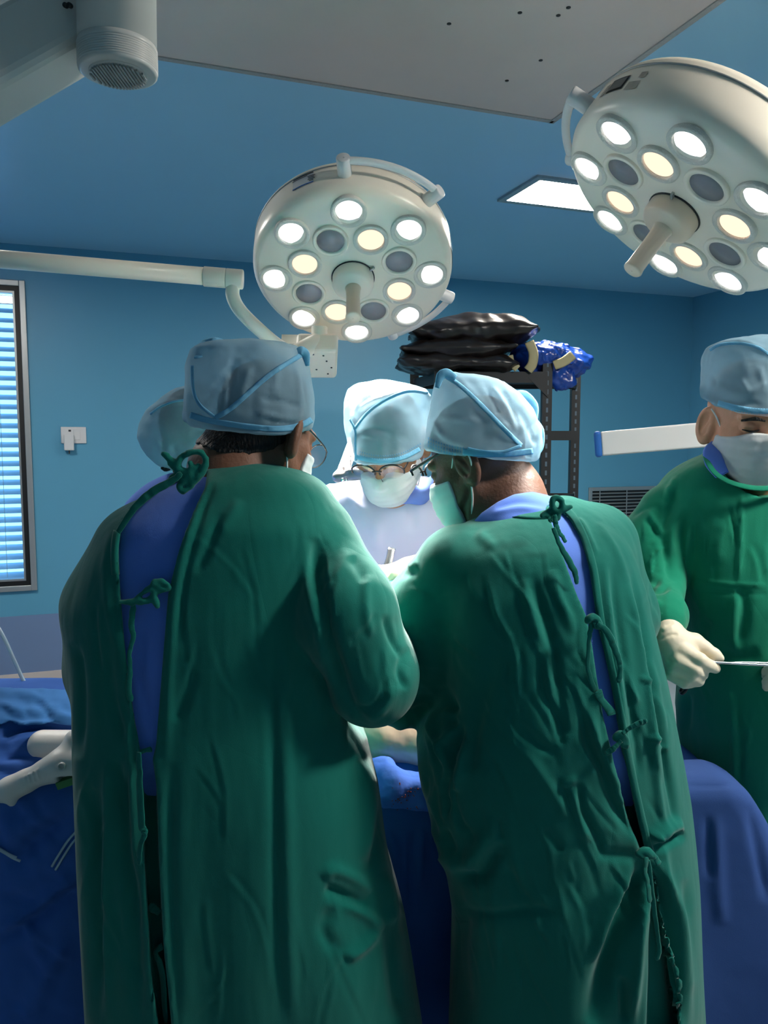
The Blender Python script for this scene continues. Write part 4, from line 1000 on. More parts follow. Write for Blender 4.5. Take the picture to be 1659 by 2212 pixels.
SB = [
 ([(1145, 1240), (1165, 1300), (1190, 1380), (1200, 1450), (1212, 1540), (1226, 1590)], 12, -.009, 'g'), ([(1128, 1250), (1148, 1320), (1172, 1400)], 12, .007, 'g'),
 ([(1165, 1410), (1172, 1490), (1205, 1560), (1212, 1612)], 9, -.007, 'g'), ([(1180, 1400), (1195, 1480), (1222, 1570)], 8, .005, 'g'),
 ([(1190, 1230), (1210, 1290), (1240, 1370)], 12, .006, 'g'), ([(1098, 1430), (1092, 1470)], 7, -.005, 'g'), ([(1120, 1560), (1155, 1600), (1200, 1630)], 10, -.006, 'g'),
 ([(1255, 1530), (1270, 1600), (1300, 1660), (1330, 1740), (1370, 1810)], 11, -.010, 'g'), ([(1270, 1530), (1290, 1600), (1318, 1670), (1345, 1740)], 10, .008, 'g'),
 ([(1248, 1690), (1260, 1750), (1290, 1810), (1305, 1860)], 8, -.008, 'g'), ([(1238, 1700), (1248, 1760), (1275, 1820)], 10, .006, 'g'),
 ([(1205, 1680), (1230, 1740), (1262, 1800)], 9, -.005, 'g'), ([(1180, 1790), (1215, 1840)], 9, -.005, 'g'), ([(1095, 1870), (1120, 1920), (1150, 1955)], 8, -.005, 'g'),
 ([(1130, 1620), (1180, 1690), (1230, 1770)], 13, .005, 'g'), ([(1210, 1700), (1245, 1680)], 8, .006, 'g'),
 # right of the opening
 ([(1305, 1210), (1312, 1300), (1330, 1420), (1345, 1540), (1350, 1640)], 8, .006, 'g'), ([(1322, 1220), (1332, 1320), (1350, 1440), (1368, 1560), (1380, 1680)], 8, -.007, 'g'),
 ([(1362, 1230), (1385, 1330), (1400, 1420), (1420, 1540), (1445, 1680), (1462, 1800)], 7, -.011, 'g'), ([(1350, 1240), (1375, 1340), (1392, 1440), (1408, 1560), (1430, 1690)], 10, .007, 'g'),
 ([(1345, 1420), (1362, 1480), (1378, 1520)], 6, .005, 'g'), ([(1380, 1465), (1408, 1472)], 5, .005, 'g'), ([(1395, 1595), (1430, 1592)], 6, .006, 'g'), ([(1420, 1610), (1445, 1620)], 5, .005, 'g'),
 ([(1400, 1520), (1412, 1640), (1428, 1760), (1440, 1900), (1462, 2060)], 9, .007, 'g'),
 ([(1405, 1815), (1440, 1790), (1475, 1780)], 14, .014, 'g'), ([(1410, 1835), (1450, 1815), (1480, 1800)], 9, -.012, 'g'), ([(1405, 1810), (1420, 1804)], 8, .01, 'g'),
 # gathered skirt under the waist tie
 ([(1398, 1860), (1372, 1930), (1340, 2000), (1310, 2100), (1280, 2212)], 22, -.028, 'g'), ([(1378, 1870), (1340, 1940), (1310, 2000), (1285, 2080)], 14, .014, 'g'),
 ([(1404, 1870), (1385, 1990), (1375, 2100), (1360, 2212)], 12, .014, 'g'), ([(1415, 1860), (1450, 1930), (1475, 1990), (1490, 2100), (1500, 2212)], 14, .012, 'g'),
 ([(1412, 1880), (1440, 1960), (1455, 2060), (1465, 2212)], 14, -.02, 'g'), ([(1345, 2110), (1352, 2212)], 10, -.012, 'g'),
 ([(1300, 1845), (1350, 1850), (1392, 1852)], 14, -.006, 'g'), ([(1480, 1900), (1492, 2050), (1500, 2212)], 10, -.008, 'g'),
 # arm pit and front folds, left
 ([(960, 1480), (975, 1540), (985, 1580), (970, 1640), (982, 1700)], 14, -.020, 'g'), ([(940, 1530), (935, 1590), (960, 1640), (985, 1690)], 12, .014, 'g'),
 ([(955, 1530), (985, 1555), (972, 1590), (955, 1610)], 10, .012, 'g'), ([(1010, 1600), (995, 1660), (985, 1710)], 12, .012, 'g'), ([(1035, 1520), (1020, 1600), (1005, 1670)], 16, -.010, 'g'),
 ([(905, 1760), (950, 1830), (1000, 1870), (1040, 1830), (1068, 1770)], 20, .014, 'g'), ([(930, 1800), (960, 1850)], 8, -.010, 'g'), ([(960, 1790), (985, 1845)], 8, -.008, 'g'),
 ([(985, 1880), (1040, 1890), (1080, 1820)], 16, -.012, 'g'), ([(1075, 1770), (1080, 1810)], 6, -.006, 'g'), ([(930, 1650), (925, 1740), (945, 1800)], 10, -.007, 'g'), ([(960, 1680), (965, 1760)], 9, -.008, 'g'),
 ([(905, 1620), (915, 1700), (930, 1770)], 9, .006, 'g'), ([(985, 1900), (1000, 1960), (1060, 1975), (1150, 1965), (1200, 1975)], 12, -.006, 'g'),
 ([(1000, 1960), (985, 2060), (1000, 2212)], 26, -.016, 'g'),
 ([(830, 1570), (870, 1545), (925, 1525)], 8, -.006, 'g'), ([(820, 1560), (860, 1530), (900, 1515)], 6, .006, 'g'), ([(845, 1580), (890, 1560)], 6, .006, 'g'),
 ([(1030, 1150), (1070, 1185)], 12, .004, 'g'), ([(880, 1225), (905, 1215)], 9, .004, 'g'), ([(850, 1245), (900, 1235)], 8, -.004, 'g'),
 ([(1290, 1130), (1330, 1190), (1355, 1260)], 8, .005, 'g'), ([(1245, 1120), (1262, 1140), (1290, 1200)], 6, .006, 'g'),
 ([(1070, 1390), (1050, 1480), (1030, 1540)], 20, -.006, 'g'),
]
SB += folds(4, 60, (990, 1180, 1270, 2050), 18, 14, (70, 220), (5, 8), (.0008, .0021)) + folds(5, 26, (1310, 1180, 1440, 1900), 10, 12, (60, 200), (5, 8), (.0009, .0022)) + folds(6, 14, (890, 1540, 980, 1760), 12, 20, (50, 120), (5, 9), (.002, .004)) + folds(8, 16, (850, 1260, 1000, 1500), 50, 25, (40, 120), (6, 10), (.001, .0025))
V = strokes(V, Q, SB)
tree_g = bvh(V, Q); gown = mesh('gown', V, Q, GOWN, PB)
hl = [(1192, 1125), (1206, 1165), (1226, 1225), (1248, 1285), (1268, 1330), (1282, 1400), (1292, 1470), (1306, 1550), (1324, 1630), (1340, 1710), (1364, 1780), (1388, 1838)]
strip('back_hem', tree_g, [(x - 7, y) for x, y in hl], 11.5, GOWN, gown)
hr = [(1216, 1098), (1238, 1122), (1260, 1165), (1277, 1225), (1287, 1290), (1295, 1345), (1308, 1400), (1323, 1470), (1338, 1550), (1353, 1630), (1369, 1710), (1385, 1780), (1400, 1840)]
strip('back_hem', tree_g, [(x + 4, y) for x, y in hr], 7.7, GOWN, gown)
strip('neck_binding', tree_g, [(1022, 1128), (1032, 1120), (1045, 1114), (1090, 1108), (1140, 1112), (1185, 1112)], 9.0, GOWN, gown)
# scrubs
V, Q = sn(lambda p: np.maximum(smax(LB(p) + .012 + np.clip(polyd(*proj(p), OPB) * p[:, 1] / F - .02, 0, .05), .45 - p[:, 2], .02), p[:, 2] - 1.475) + .002 * wob(p, 22, 18) + np.clip((1.0 - p[:, 2]) * .4, 0, .05), (-.12, 1.15, .44), (.66, 1.72, 1.55), .008)
col_b = ([P(1040, 1110, 1.50), P(1085, 1082, 1.46), P(1130, 1072, 1.45), P(1180, 1078, 1.47), P(1200, 1092, 1.50)], [.02, .024, .026, .024, .02])
ss = mesh('scrub_shirt', V, Q, SCRUB, PB)
neckB = ([P(1068, 1025, 1.60), P(1088, 1075, 1.58), P(1105, 1135, 1.56)], [.070, .078, .090])
def colB(p):
    x, y = proj(p); om = polyd(x, y, [(1015, 1135), (1040, 1108), (1075, 1084), (1110, 1068), (1150, 1062), (1185, 1070), (1212, 1092), (1225, 1140)]) * p[:, 1] / F
    d = smin(chain(p, *neckB, .03), ell(p, P(1130, 1140, 1.52), (.11, .09, .055)), .03) - .010 + .0015 * wob(p, 45, 3)
    return smax(smax(d, om, .006), p[:, 1] - 1.6, .01)
V, Q = sn(colB, P(980, 1180, 1.38), P(1260, 1040, 1.64) + [.05, 0, .02], .005)
V = strokes(V, Q, [([(1070, 1098), (1120, 1085), (1170, 1090)], 6, -.003, 'g'), ([(1060, 1110), (1120, 1098), (1190, 1105)], 6, .003, 'g')])
mesh('scrub_collar', V, Q, SCRUB, PB)
# ties
kp = knotpts
knot(gown, [[(1172, 1114), (1186, 1104), (1204, 1106), (1206, 1118), (1190, 1120), (1178, 1112)], [(1196, 1104), (1192, 1084), (1200, 1074), (1212, 1082), (1214, 1098), (1204, 1108)], [(1206, 1108), (1222, 1100), (1232, 1094)], [(1196, 1110), (1198, 1126)]], 1.352, .0048, seed=7)
tie(gown, kp([(1198, 1112), (1201, 1132), (1207, 1150), (1216, 1160), (1222, 1172)], 1.335), .006)
tie(gown, kp([(1196, 1116), (1190, 1124), (1186, 1118)], 1.34), .005)
tie(gown, kp([(1195, 1140), (1210, 1178), (1228, 1210), (1242, 1238), (1246, 1262)], 1.305), .0068)
yk = 1.262
knot(gown, [[(1270, 1342), (1278, 1333), (1290, 1338), (1294, 1352)], [(1284, 1336), (1288, 1352)]], yk, .0055, seed=9); tie(gown, kp([(1280, 1334), (1276, 1356), (1272, 1390), (1270, 1440), (1280, 1480), (1288, 1500)], yk), .006)
tie(gown, kp([(1290, 1346), (1312, 1366), (1326, 1396), (1338, 1430), (1340, 1455), (1336, 1475)], yk - .006), .007)
tie(gown, kp([(1285, 1342), (1290, 1356)], yk - .004), .009)
tie(gown, kp([(1290, 1492), (1300, 1512), (1318, 1535), (1322, 1545)], yk - .004), .010)
yk = 1.247
knot(gown, [[(1332, 1594), (1342, 1586), (1354, 1596), (1352, 1612)], [(1338, 1590), (1346, 1606)]], yk, .005, seed=11); tie(gown, kp([(1344, 1585), (1362, 1572), (1382, 1562), (1398, 1558)], yk - .01), .0062)
tie(gown, kp([(1342, 1600), (1330, 1612), (1316, 1624), (1308, 1628)], yk - .008), .006)
yk = 1.232
tie(gown, kp([(1385, 1836), (1400, 1838), (1414, 1850), (1424, 1868)], yk), .007); knot(gown, [[(1378, 1844), (1390, 1850), (1404, 1846)], [(1386, 1838), (1400, 1840), (1412, 1850)]], yk, .0055, seed=13)
tie(gown, kp([(1396, 1852), (1394, 1880), (1400, 1910), (1404, 1950)], yk - .01), .0062); tie(gown, kp([(1400, 1858), (1408, 1930), (1418, 2000), (1424, 2050), (1418, 2074)], yk - .008), .0055)
# head
HB = Head(P(1030, 996, 1.58), -57, 22, ear=.22, eark=1.2)
capB = Loft([(804, 955, 978, 1.58, .03), (812, 948, 1040, 1.58, .06), (824, 942, 1082, 1.58, .08), (850, 936, 1118, 1.58, .095), (880, 930, 1146, 1.58, .102), (920, 922, 1165, 1.58, .106), (960, 916, 1168, 1.58, .106), (1000, 922, 1160, 1.58, .1), (1040, 940, 1150, 1.58, .095)], n=2.5, smooth=4)
r0, r1, r2 = P(918, 972, 1.58), P(1050, 992, 1.475), P(1158, 992, 1.58)
nr = unit(np.cross(r1 - r0, r2 - r0)); nr = nr * np.sign(nr[2]); rimB = (r1, nr)
neckB = ([P(1068, 1025, 1.60), P(1088, 1075, 1.58), P(1105, 1135, 1.56)], [.070, .078, .090])
def exB(p, d):   # jaw and nape of a broad neck
    return smin(d, rc(p, P(1012, 1085, 1.57), P(1075, 1105, 1.57), .045, .06), .04)
cB, mkB = make_head(PB, HB, SKIN_B, capB, rimB, neckB, loop=False, extra=exB, hh=.0027, mside=.034, cap_strokes=[
 ([(960, 808), (1000, 840), (1050, 890), (1095, 935), (1125, 962)], 6, .005, 's'), ([(985, 815), (1040, 870), (1090, 920)], 8, .003, 'g'),
 ([(1050, 830), (1075, 880), (1068, 890)], 6, -.006, 'g'), ([(1075, 830), (1105, 870), (1122, 920)], 7, -.006, 'g'), ([(1062, 835), (1095, 885), (1115, 940)], 6, .004, 'g'), ([(1100, 860), (1130, 900), (1150, 940)], 8, -.005, 'g'),
 ([(1085, 910), (1110, 950)], 7, .005, 'g'), ([(945, 900), (985, 905), (1040, 912)], 6, .003, 'g'), ([(930, 930), (960, 960), (1000, 978)], 6, -.004, 'g'), ([(935, 905), (955, 945)], 5, .004, 'g'),
 ([(1040, 970), (1080, 978), (1125, 962)], 5, .004, 'g'), ([(1160, 905), (1150, 940), (1160, 960)], 6, -.006, 'g'), ([(920, 962), (980, 985), (1060, 990)], 4, -.003, 'g')],
 skin_strokes=[([(1003, 1150), (998, 1110), (1012, 1070), (1010, 1045)], 9, -.006, 'g')])
strip('seam_band', TREES[cB.name], [(962, 812), (1000, 838), (1050, 886), (1090, 928), (1125, 962)], 4.6, CAPB, cB)
strip('seam_band', TREES[cB.name], [(1125, 962), (1085, 976), (1040, 974), (1010, 968)], 2.8, CAPB, cB)
stitches(TREES[cB.name], [(924, 946), (950, 958), (985, 966), (1015, 970)], (0, 8, 15), cB)
strip('elastic_band', TREES[cB.name], [(1000, 975), (1040, 980), (1100, 980), (1150, 974)], 6.5, CAPB, cB)
MB().tube([P(944, 838, 1.5), P(952, 812, 1.5), P(966, 806, 1.5), P(985, 816, 1.5)], [.5, 1, 1, .6], 8, flat=(.009, .003), nrm=(0, -1, .1)).build('cap_fold', CAPB, cB)
MB().tube([P(1108, 850, 1.56), P(1132, 854, 1.57), P(1152, 876, 1.57), P(1156, 905, 1.57)], [.5, 1, 1, .6], 8, flat=(.010, .003), nrm=(0, -1, .1)).build('cap_fold', CAPB, cB)
MB().tube([P(1148, 900, 1.57), P(1166, 930, 1.57), P(1164, 968, 1.57), P(1146, 985, 1.55)], [.6, 1, 1, .6], 8, flat=(.009, .004), nrm=(0, -1, .1)).build('cap_fold', CAPB, cB)
# mask cords: over the ear and down to the mask corner
MB().tube([HB.W((-.066, .03, -.012)), HB.W((-.074, .012, .012)), HB.W((-.083, -.004, .028)), HB.W((-.092, -.022, .022)), HB.W((-.096, -.033, -.005)), HB.W((-.088, -.024, -.036))], .0018, 8).build('ear_loop', LOOP, mkB)
MB().tube([HB.W((-.084, -.014, -.040)), HB.W((-.074, .0, -.075)), HB.W((-.062, .022, -.108))], .0018, 8).build('ear_loop', LOOP, mkB)
gl = glasses(PB, HB, FRAMEB, .027, .019, False, .0018, temple=False, yl=.126, zc=.020)
MB().tube([HB.W((-.060, .122, .026)), HB.W((-.071, .07, .030)), HB.W((-.081, .01, .034)), HB.W((-.087, -.012, .036)), HB.W((-.092, -.05, .030))], 1.0, 8, flat=(.0034, .0014), nrm=(-.8, -.5, 0)).build('temple', FRAMEB, gl)
MB().tube([HB.W((.060, .122, .026)), HB.W((.070, .07, .030)), HB.W((.080, .01, .032)), HB.W((.086, -.03, .030))], 1.0, 8, flat=(.0016, .0034), nrm=(0, 0, 1)).build('temple', FRAMEB, gl)
for a_ in (armBL, armBR): glove(PB, a_[0][-1], a_[0][-1] - a_[0][-2] + np.array([0, .02, 0]), (0, -.2, 1), (1 if a_ is armBL else -1, 0, 0), .5, h=.005)
legs(PB, P(1240, 957, YBp)[0], YBp + .02, .6, .3)
# ------------------------------------------------------------------ person C: surgeon across the table, facing us
YC = 2.12
PC = thing('person', 'surgeon in pale lavender gown facing us across the table, head bowed, black-rimmed glasses', 'person', VW(np.array([P(850, 957, YC)[0], YC + .1, 0])))
LC = Loft([(1030, 770, 920, 2.14, .05), (1042, 735, 950, 2.14, .08), (1065, 700, 985, 2.13, .10), (1110, 668, 1020, 2.13, .12), (1200, 655, 1035, 2.15, .125), (1400, 660, 1030, 2.2, .13), (1700, 650, 1040, 2.24, .14), (2100, 640, 1050, 2.26, .16), (2420, 640, 1050, 2.28, .16)], n=2.4)
aC1 = ([P(712, 1105, 2.12), P(690, 1240, 2.06), P(700, 1370, 1.98), P(790, 1290, 1.80), P(822, 1262, 1.73)], [.075, .072, .06, .05, .038])
aC2 = ([P(985, 1110, 2.12), P(1010, 1240, 2.06), P(1010, 1370, 1.98), P(930, 1280, 1.78), P(905, 1252, 1.72)], [.075, .072, .06, .05, .038])
def gC(p): 
    d = smin(LC(p), chain(p, *aC1, .05), .04); d = smin(d, chain(p, *aC2, .05), .04)
    return d + .004 * wob(p, (16, 16, 8), 41)
V, Q = sn(gC, (-.34, 1.62, .14), (.42, 2.46, 1.52), .0075)
V = strokes(V, Q, [([(745, 1060), (770, 1090), (800, 1110)], 9, .005, 'g'), ([(720, 1060), (735, 1110)], 10, -.006, 'g'), ([(890, 1090), (895, 1150)], 10, -.004, 'g'), ([(815, 1120), (812, 1190)], 12, .005, 'g'), ([(705, 1050), (728, 1055)], 7, .006, 'g'), ([(715, 1080), (722, 1110)], 6, .006, 'g')])
gown = mesh('gown', V, Q, GOWNW, PC)
V, Q = sn(lambda p: chain(p, [P(800, 1045, 2.06), P(850, 1075, 2.02), P(905, 1070, 2.03), P(940, 1045, 2.08)], [.022, .02, .022, .024], .02) + .002 * wob(p, 50, 2), P(760, 1110, 1.95) - .03, P(970, 1010, 2.16) + .03, .005)
mesh('scrub_collar', V, Q, mat('collar_periwinkle', (112, 136, 206), rough=.85, spec=.1, bump=.2, bscale=20), PC)
HC = Head(P(838, 956, 1.98), 194, 36, sc_=1.08)
capC = Loft([(822, 800, 850, 1.99, .04), (830, 770, 885, 1.99, .07), (842, 752, 922, 1.99, .09), (860, 745, 932, 1.985, .1), (885, 743, 930, 1.98, .106), (920, 744, 926, 1.97, .108), (960, 752, 918, 1.96, .106), (1000, 764, 908, 1.95, .1), (1040, 772, 902, 1.95, .095)], n=2.6, smooth=4)
r0, r1, r2 = P(766, 992, 1.95), P(838, 1004, 1.85), P(912, 982, 1.95)
nr = unit(np.cross(r1 - r0, r2 - r0)); nr = nr * np.sign(nr[2]); rimC = (r1, nr)
cC, mkC = make_head(PC, HC, SKIN_C, capC, rimC, ([P(842, 1000, 2.02), P(850, 1090, 2.10)], [.06, .075]), loop=(-1, 1), hh=.0034, mtop=-.018, cap_strokes=[
 ([(775, 885), (800, 870), (840, 855), (880, 845), (925, 846)], 6, .005, 'g'), ([(768, 930), (800, 890), (850, 858)], 5, .004, 'g'), ([(775, 935), (772, 980)], 4, .003, 'g'),
 ([(775, 930), (810, 925), (850, 940)], 5, -.003, 'g'), ([(780, 940), (815, 945)], 4, .003, 'g'), ([(760, 890), (770, 915)], 5, -.004, 'g'), ([(930, 850), (918, 900)], 5, .004, 'g')])
strip('seam_band', TREES[cC.name], [(766, 928), (790, 896), (830, 866), (880, 846), (928, 850)], 3.0, CAPB, cC)
strip('seam_band', TREES[cC.name], [(756, 905), (768, 930), (768, 960), (770, 995)], 1.9, CAPB, cC)
stitches(TREES[cC.name], [(776, 976), (810, 984), (845, 984), (880, 974), (912, 956)], (0, 7), cC, 5.0, 1.2, 2.0)
strip('hem_band', TREES[cC.name], [(768, 986), (800, 994), (840, 995), (876, 986), (906, 970)], 4.7, CAPB, cC)
gl = glasses(PC, HC, FRAMEB, .028, .02, False, .0018, temple=True, yl=.122, zc=.004)
MB().tube([HC.W((-.008, .126, -.01)), HC.W((-.010, .118, -.03)), HC.W((-.013, .112, -.036))], .0009, 6).build('nose_pad', FRAMEM, gl)
# gloved hands meet over the field; one holds a flat handle
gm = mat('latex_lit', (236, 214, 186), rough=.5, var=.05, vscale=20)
HW = P(884, 1226, 1.71)
fn, (lo, hi) = hand(HW, P(828, 1238, 1.66) - HW, (-.15, -.2, 1), (.2, -1, -.1), .62, .92)
V, Q = sn(fn, lo, hi, .0034); mesh('glove', V, Q, gm, PC)
HW2 = P(790, 1290, 1.74)
fn, (lo, hi) = hand(HW2, P(836, 1262, 1.66) - HW2, (.15, -.2, 1), (-.2, -1, -.1), .55, .92)
V, Q = sn(fn, lo, hi, .0036); mesh('glove', V, Q, gm, PC)
legs(PC, P(850, 957, 2.26)[0], 2.28, .5, .3)
a, c = P(838, 1216, 1.69), P(846, 1184, 1.715)
MB().tube([P(815, 1262, 1.66), a, c], [.55, 1, 1.15], 10, flat=(.0075, .002), nrm=(0, -1, .3)).build('forceps', STEEL, label='flat steel forceps handle sticking up from the gloved hand over the table', cat='forceps')
# silver oval device on a white perforated arm beside the glasses of C
t = thing('perforated_arm', 'white perforated arm with a silver oval end beside the bowed surgeon\'s head', 'arm', VW(P(745, 1020, 2.02)))
a, c = P(740, 1022, 2.02), P(768, 945, 2.16); u_ = unit(c - a); v_ = unit(np.cross(u_, [0, 1, 0])); w__ = np.cross(u_, v_)
bevel(MB().box((a + c) / 2, (np.linalg.norm(c - a) / 2 + .01, .016, .006), [u_, v_, w__]).build('bar', WHITEP, t, smooth=False), .003)
for k in range(5): MB().lathe(a + (c - a) * (.12 + .18 * k) - w__ * np.sign(w__[1]) * .0065 - v_ * .009, (0, -1, 0), [(.0022, 0), (.0022, .001)], 8).build('hole', DARKDOT, t)
e0, e1_ = P(730, 1030, 1.985), P(784, 1024, 1.945)
V, Q = sn(lambda p: smin(smin(rc(p, e0, e1_, .013, .015), ell(p, P(765, 1017, 1.965), (.022, .02, .01)), .008), rc(p, P(738, 1012, 2.0), e0, .009, .012), .01), np.minimum(e0, e1_) - .06, np.maximum(e0, e1_) + .06, .0035)
sv = mesh('oval_head', V, Q, mat('silver_satin', (168, 166, 164), rough=.32, metal=.8), t)
for px, r_ in ((740, .005), (748, .003)): MB().lathe(P(px, 1036, 1.955), (0, -1, -.3), [(r_, 0), (r_, .004), (r_ * .5, .005)], 14).build('button', STEEL, t)
# ------------------------------------------------------------------ person D: right edge, facing us
YD = 1.80
PD = thing('person', 'person in green gown at the right edge facing us, gloved hand holding a metal instrument', 'person', VW(np.array([P(1650, 957, YD)[0], YD, 0])))
LD = Loft([(975, 1545, 1720, 1.80, .06), (990, 1500, 1770, 1.80, .09), (1015, 1455, 1812, 1.80, .11), (1050, 1425, 1850, 1.80, .13), (1110, 1418, 1865, 1.80, .14), (1200, 1440, 1850, 1.79, .145), (1300, 1466, 1825, 1.78, .15),
           (1400, 1475, 1815, 1.78, .15), (1530, 1462, 1830, 1.80, .15), (1700, 1480, 1850, 1.84, .15), (2000, 1470, 1880, 1.86, .16), (2400, 1460, 1890, 1.86, .16)], n=2.4)
aD1 = ([P(1447, 1112, 1.80), P(1405, 1180, 1.79), P(1412, 1275, 1.74), P(1432, 1330, 1.63), P(1434, 1345, 1.60)], [.075, .072, .06, .044, .036])
aD2 = ([P(1850, 1085, 1.80), P(1890, 1200, 1.80), P(1890, 1310, 1.74), P(1800, 1420, 1.60)], [.075, .07, .06, .044])
def gD(p):
    d = smin(LD(p), chain(p, *aD1, .04), .012); d = smin(d, chain(p, *aD2, .04), .03)
    d = np.maximum(d, -chain(p, [P(1648, 940, 1.68), P(1648, 990, 1.70)], [.105, .088], .02))
    return d + .003 * wob(p, (16, 16, 9), 51) + np.clip((1.0 - p[:, 2]) * 2, 0, 1) * .006 * wob(p, (24, 24, 4), 52)
V, Q = sn(gD, (.46, 1.48, .02), (1.28, 2.02, 1.58), .0054)
SD = [([(1445, 1060), (1420, 1110), (1412, 1170)], 9, -.007, 'g'), ([(1462, 1060), (1435, 1130), (1440, 1200), (1452, 1260)], 10, -.010, 'g'), ([(1450, 1050), (1425, 1100)], 8, .006, 'g'), ([(1480, 1090), (1450, 1150), (1448, 1200)], 9, .006, 'g'),
 ([(1460, 1030), (1440, 1080)], 7, .005, 'g'), ([(1395, 1120), (1430, 1165)], 7, -.007, 'g'), ([(1400, 1105), (1440, 1160)], 6, .005, 'g'), ([(1380, 1210), (1400, 1250), (1430, 1260)], 9, -.007, 'g'), ([(1385, 1265), (1420, 1275), (1448, 1268)], 7, -.009, 'g'),
 ([(1395, 1300), (1430, 1305)], 7, .006, 'g'), ([(1490, 1120), (1480, 1200), (1470, 1290)], 11, .006, 'g'), ([(1500, 1130), (1495, 1220)], 9, -.005, 'g'),
 ([(1602, 1060), (1600, 1160), (1595, 1260)], 5, .005, 'g'), ([(1500, 1255), (1590, 1262), (1660, 1264)], 3.5, .0035, 'g'), ([(1500, 1255), (1502, 1275)], 3.5, .003, 'g'), ([(1502, 1276), (1590, 1282), (1660, 1284)], 3, -.003, 'g'),
 ([(1600, 1262), (1608, 1330), (1590, 1400)], 12, -.007, 'g'), ([(1592, 1280), (1585, 1340), (1590, 1420)], 10, .006, 'g'), ([(1592, 1500), (1596, 1600), (1598, 1700)], 7, -.006, 'g'), ([(1585, 1500), (1588, 1600), (1590, 1690)], 10, .004, 'g'),
 ([(1530, 1340), (1520, 1380)], 9, -.005, 'g'), ([(1560, 1120), (1550, 1220)], 16, .004, 'g'), ([(1475, 1480), (1470, 1560), (1478, 1640)], 9, .007, 'g'), ([(1488, 1500), (1484, 1580)], 7, -.006, 'g'), ([(1545, 1400), (1600, 1420), (1640, 1410)], 14, -.006, 'g')]
SD += folds(7, 34, (1470, 1070, 1659, 1600), 4, 16, (50, 140), (4, 8), (.001, .0025)) + folds(9, 14, (1370, 1090, 1450, 1260), -30, 20, (30, 80), (4, 7), (.0015, .003))
V = strokes(V, Q, SD)
GOWND = mat('gown_green_lit', (12, 122, 94), rough=0.9, spec=0.15, var=0.10, vscale=5, bump=0.35, bscale=26, bstretch=(1, 1, 0.28), fine=0.35, sheen=0.15, thread=0.22)  # greener tone; the stronger light on D is also put into this colour
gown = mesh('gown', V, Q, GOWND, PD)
bnd = [P(1522, 980, 1.735), P(1530, 1000, 1.70), P(1550, 1026, 1.675), P(1590, 1046, 1.656), P(1648, 1055, 1.65), P(1710, 1044, 1.658), P(1755, 1010, 1.69), P(1772, 985, 1.73)]
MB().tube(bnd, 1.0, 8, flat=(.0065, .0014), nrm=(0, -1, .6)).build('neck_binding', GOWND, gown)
ck = [P(1406, 1336, 1.60), P(1420, 1330, 1.575), P(1445, 1332, 1.575), P(1462, 1345, 1.60)]
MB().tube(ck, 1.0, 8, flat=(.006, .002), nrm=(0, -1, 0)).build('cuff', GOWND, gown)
# scrub collar
for sx in (-1, 1):
    cxp = lambda x: 1648 + sx * (1648 - x)
    MB().tube([P(cxp(1548), 955, 1.76), P(cxp(1538), 975, 1.728), P(cxp(1544), 1000, 1.702), P(cxp(1560), 1026, 1.682)], [.6, 1.1, 1.2, .9], 10, flat=(.017, .004), nrm=(sx * .35, -1, .4)).build('scrub_collar', SCRUB, PD)
HD = Head(P(1617, 911, 1.755), 182, 8, sc_=1.06, ear=.5, eark=1.05)
capD = Loft([(727, 1600, 1690, 1.76, .05), (734, 1565, 1725, 1.76, .075), (745, 1540, 1742, 1.76, .095), (765, 1530, 1750, 1.76, .108), (800, 1528, 1752, 1.76, .115), (850, 1527, 1752, 1.755, .118), (890, 1530, 1748, 1.75, .116), (930, 1535, 1742, 1.75, .112)], n=2.5, smooth=4)
r0, r1, r2 = P(1527, 868, 1.76), P(1640, 902, 1.63), P(1752, 880, 1.76)
nr = unit(np.cross(r1 - r0, r2 - r0)); nr = nr * np.sign(nr[2]); rimD = (r1, nr)
def hairD(p):
    x, y = proj(p); om = polyd(x, y, [(1550, 882), (1574, 882), (1572, 920), (1562, 955), (1552, 940)]) * p[:, 1] / F
    return np.maximum(HD.sdf(p, ears=False, fine=False) - .003, om)
cD, mkD = make_head(PD, HD, SKIN_D, capD, rimD, ([P(1640, 930, 1.77), P(1650, 1060, 1.79)], [.066, .078]), loop=False, hh=.0025, cap_strokes=[
 ([(1535, 752), (1570, 742), (1610, 740), (1659, 760)], 6, .005, 'g'), ([(1530, 800), (1545, 830), (1532, 855)], 6, -.004, 'g'), ([(1545, 830), (1600, 850), (1659, 830)], 8, .003, 'g'), ([(1540, 860), (1590, 868), (1650, 875)], 6, -.003, 'g'), ([(1640, 790), (1652, 840)], 7, .003, 'g'), ([(1600, 820), (1620, 850)], 6, .003, 'g')])
strip('seam_band', TREES[cD.name], [(1534, 756), (1556, 745), (1600, 742), (1640, 752), (1672, 775)], 3.0, CAPB, cD)
stitches(TREES[cD.name], [(1568, 872), (1600, 880), (1640, 884), (1690, 882)], (0, 8), cD)
strip('hem_band', TREES[cD.name], [(1552, 870), (1580, 878), (1620, 886), (1660, 888), (1700, 884)], 5.3, CAPB, cD)
MB().tube([HD.W((.082, .004, .028)), HD.W((.076, .02, .012)), HD.W((.067, .03, -.012))], .0019, 8).build('ear_loop', LOOP, mkD)
MB().tube([HD.W((.082, -.016, -.035)), HD.W((.072, .0, -.07)), HD.W((.062, .022, -.108))], .0019, 8).build('ear_loop', LOOP, mkD)
MB().tube([HD.W((.012, .1045, .013)), HD.W((.03, .102, .017)), HD.W((.052, .086, .012))], [.5, 1, .5], 8, flat=(.0045, .003), nrm=(0, -1, .2)).build('eyebrow', HAIR, PD)
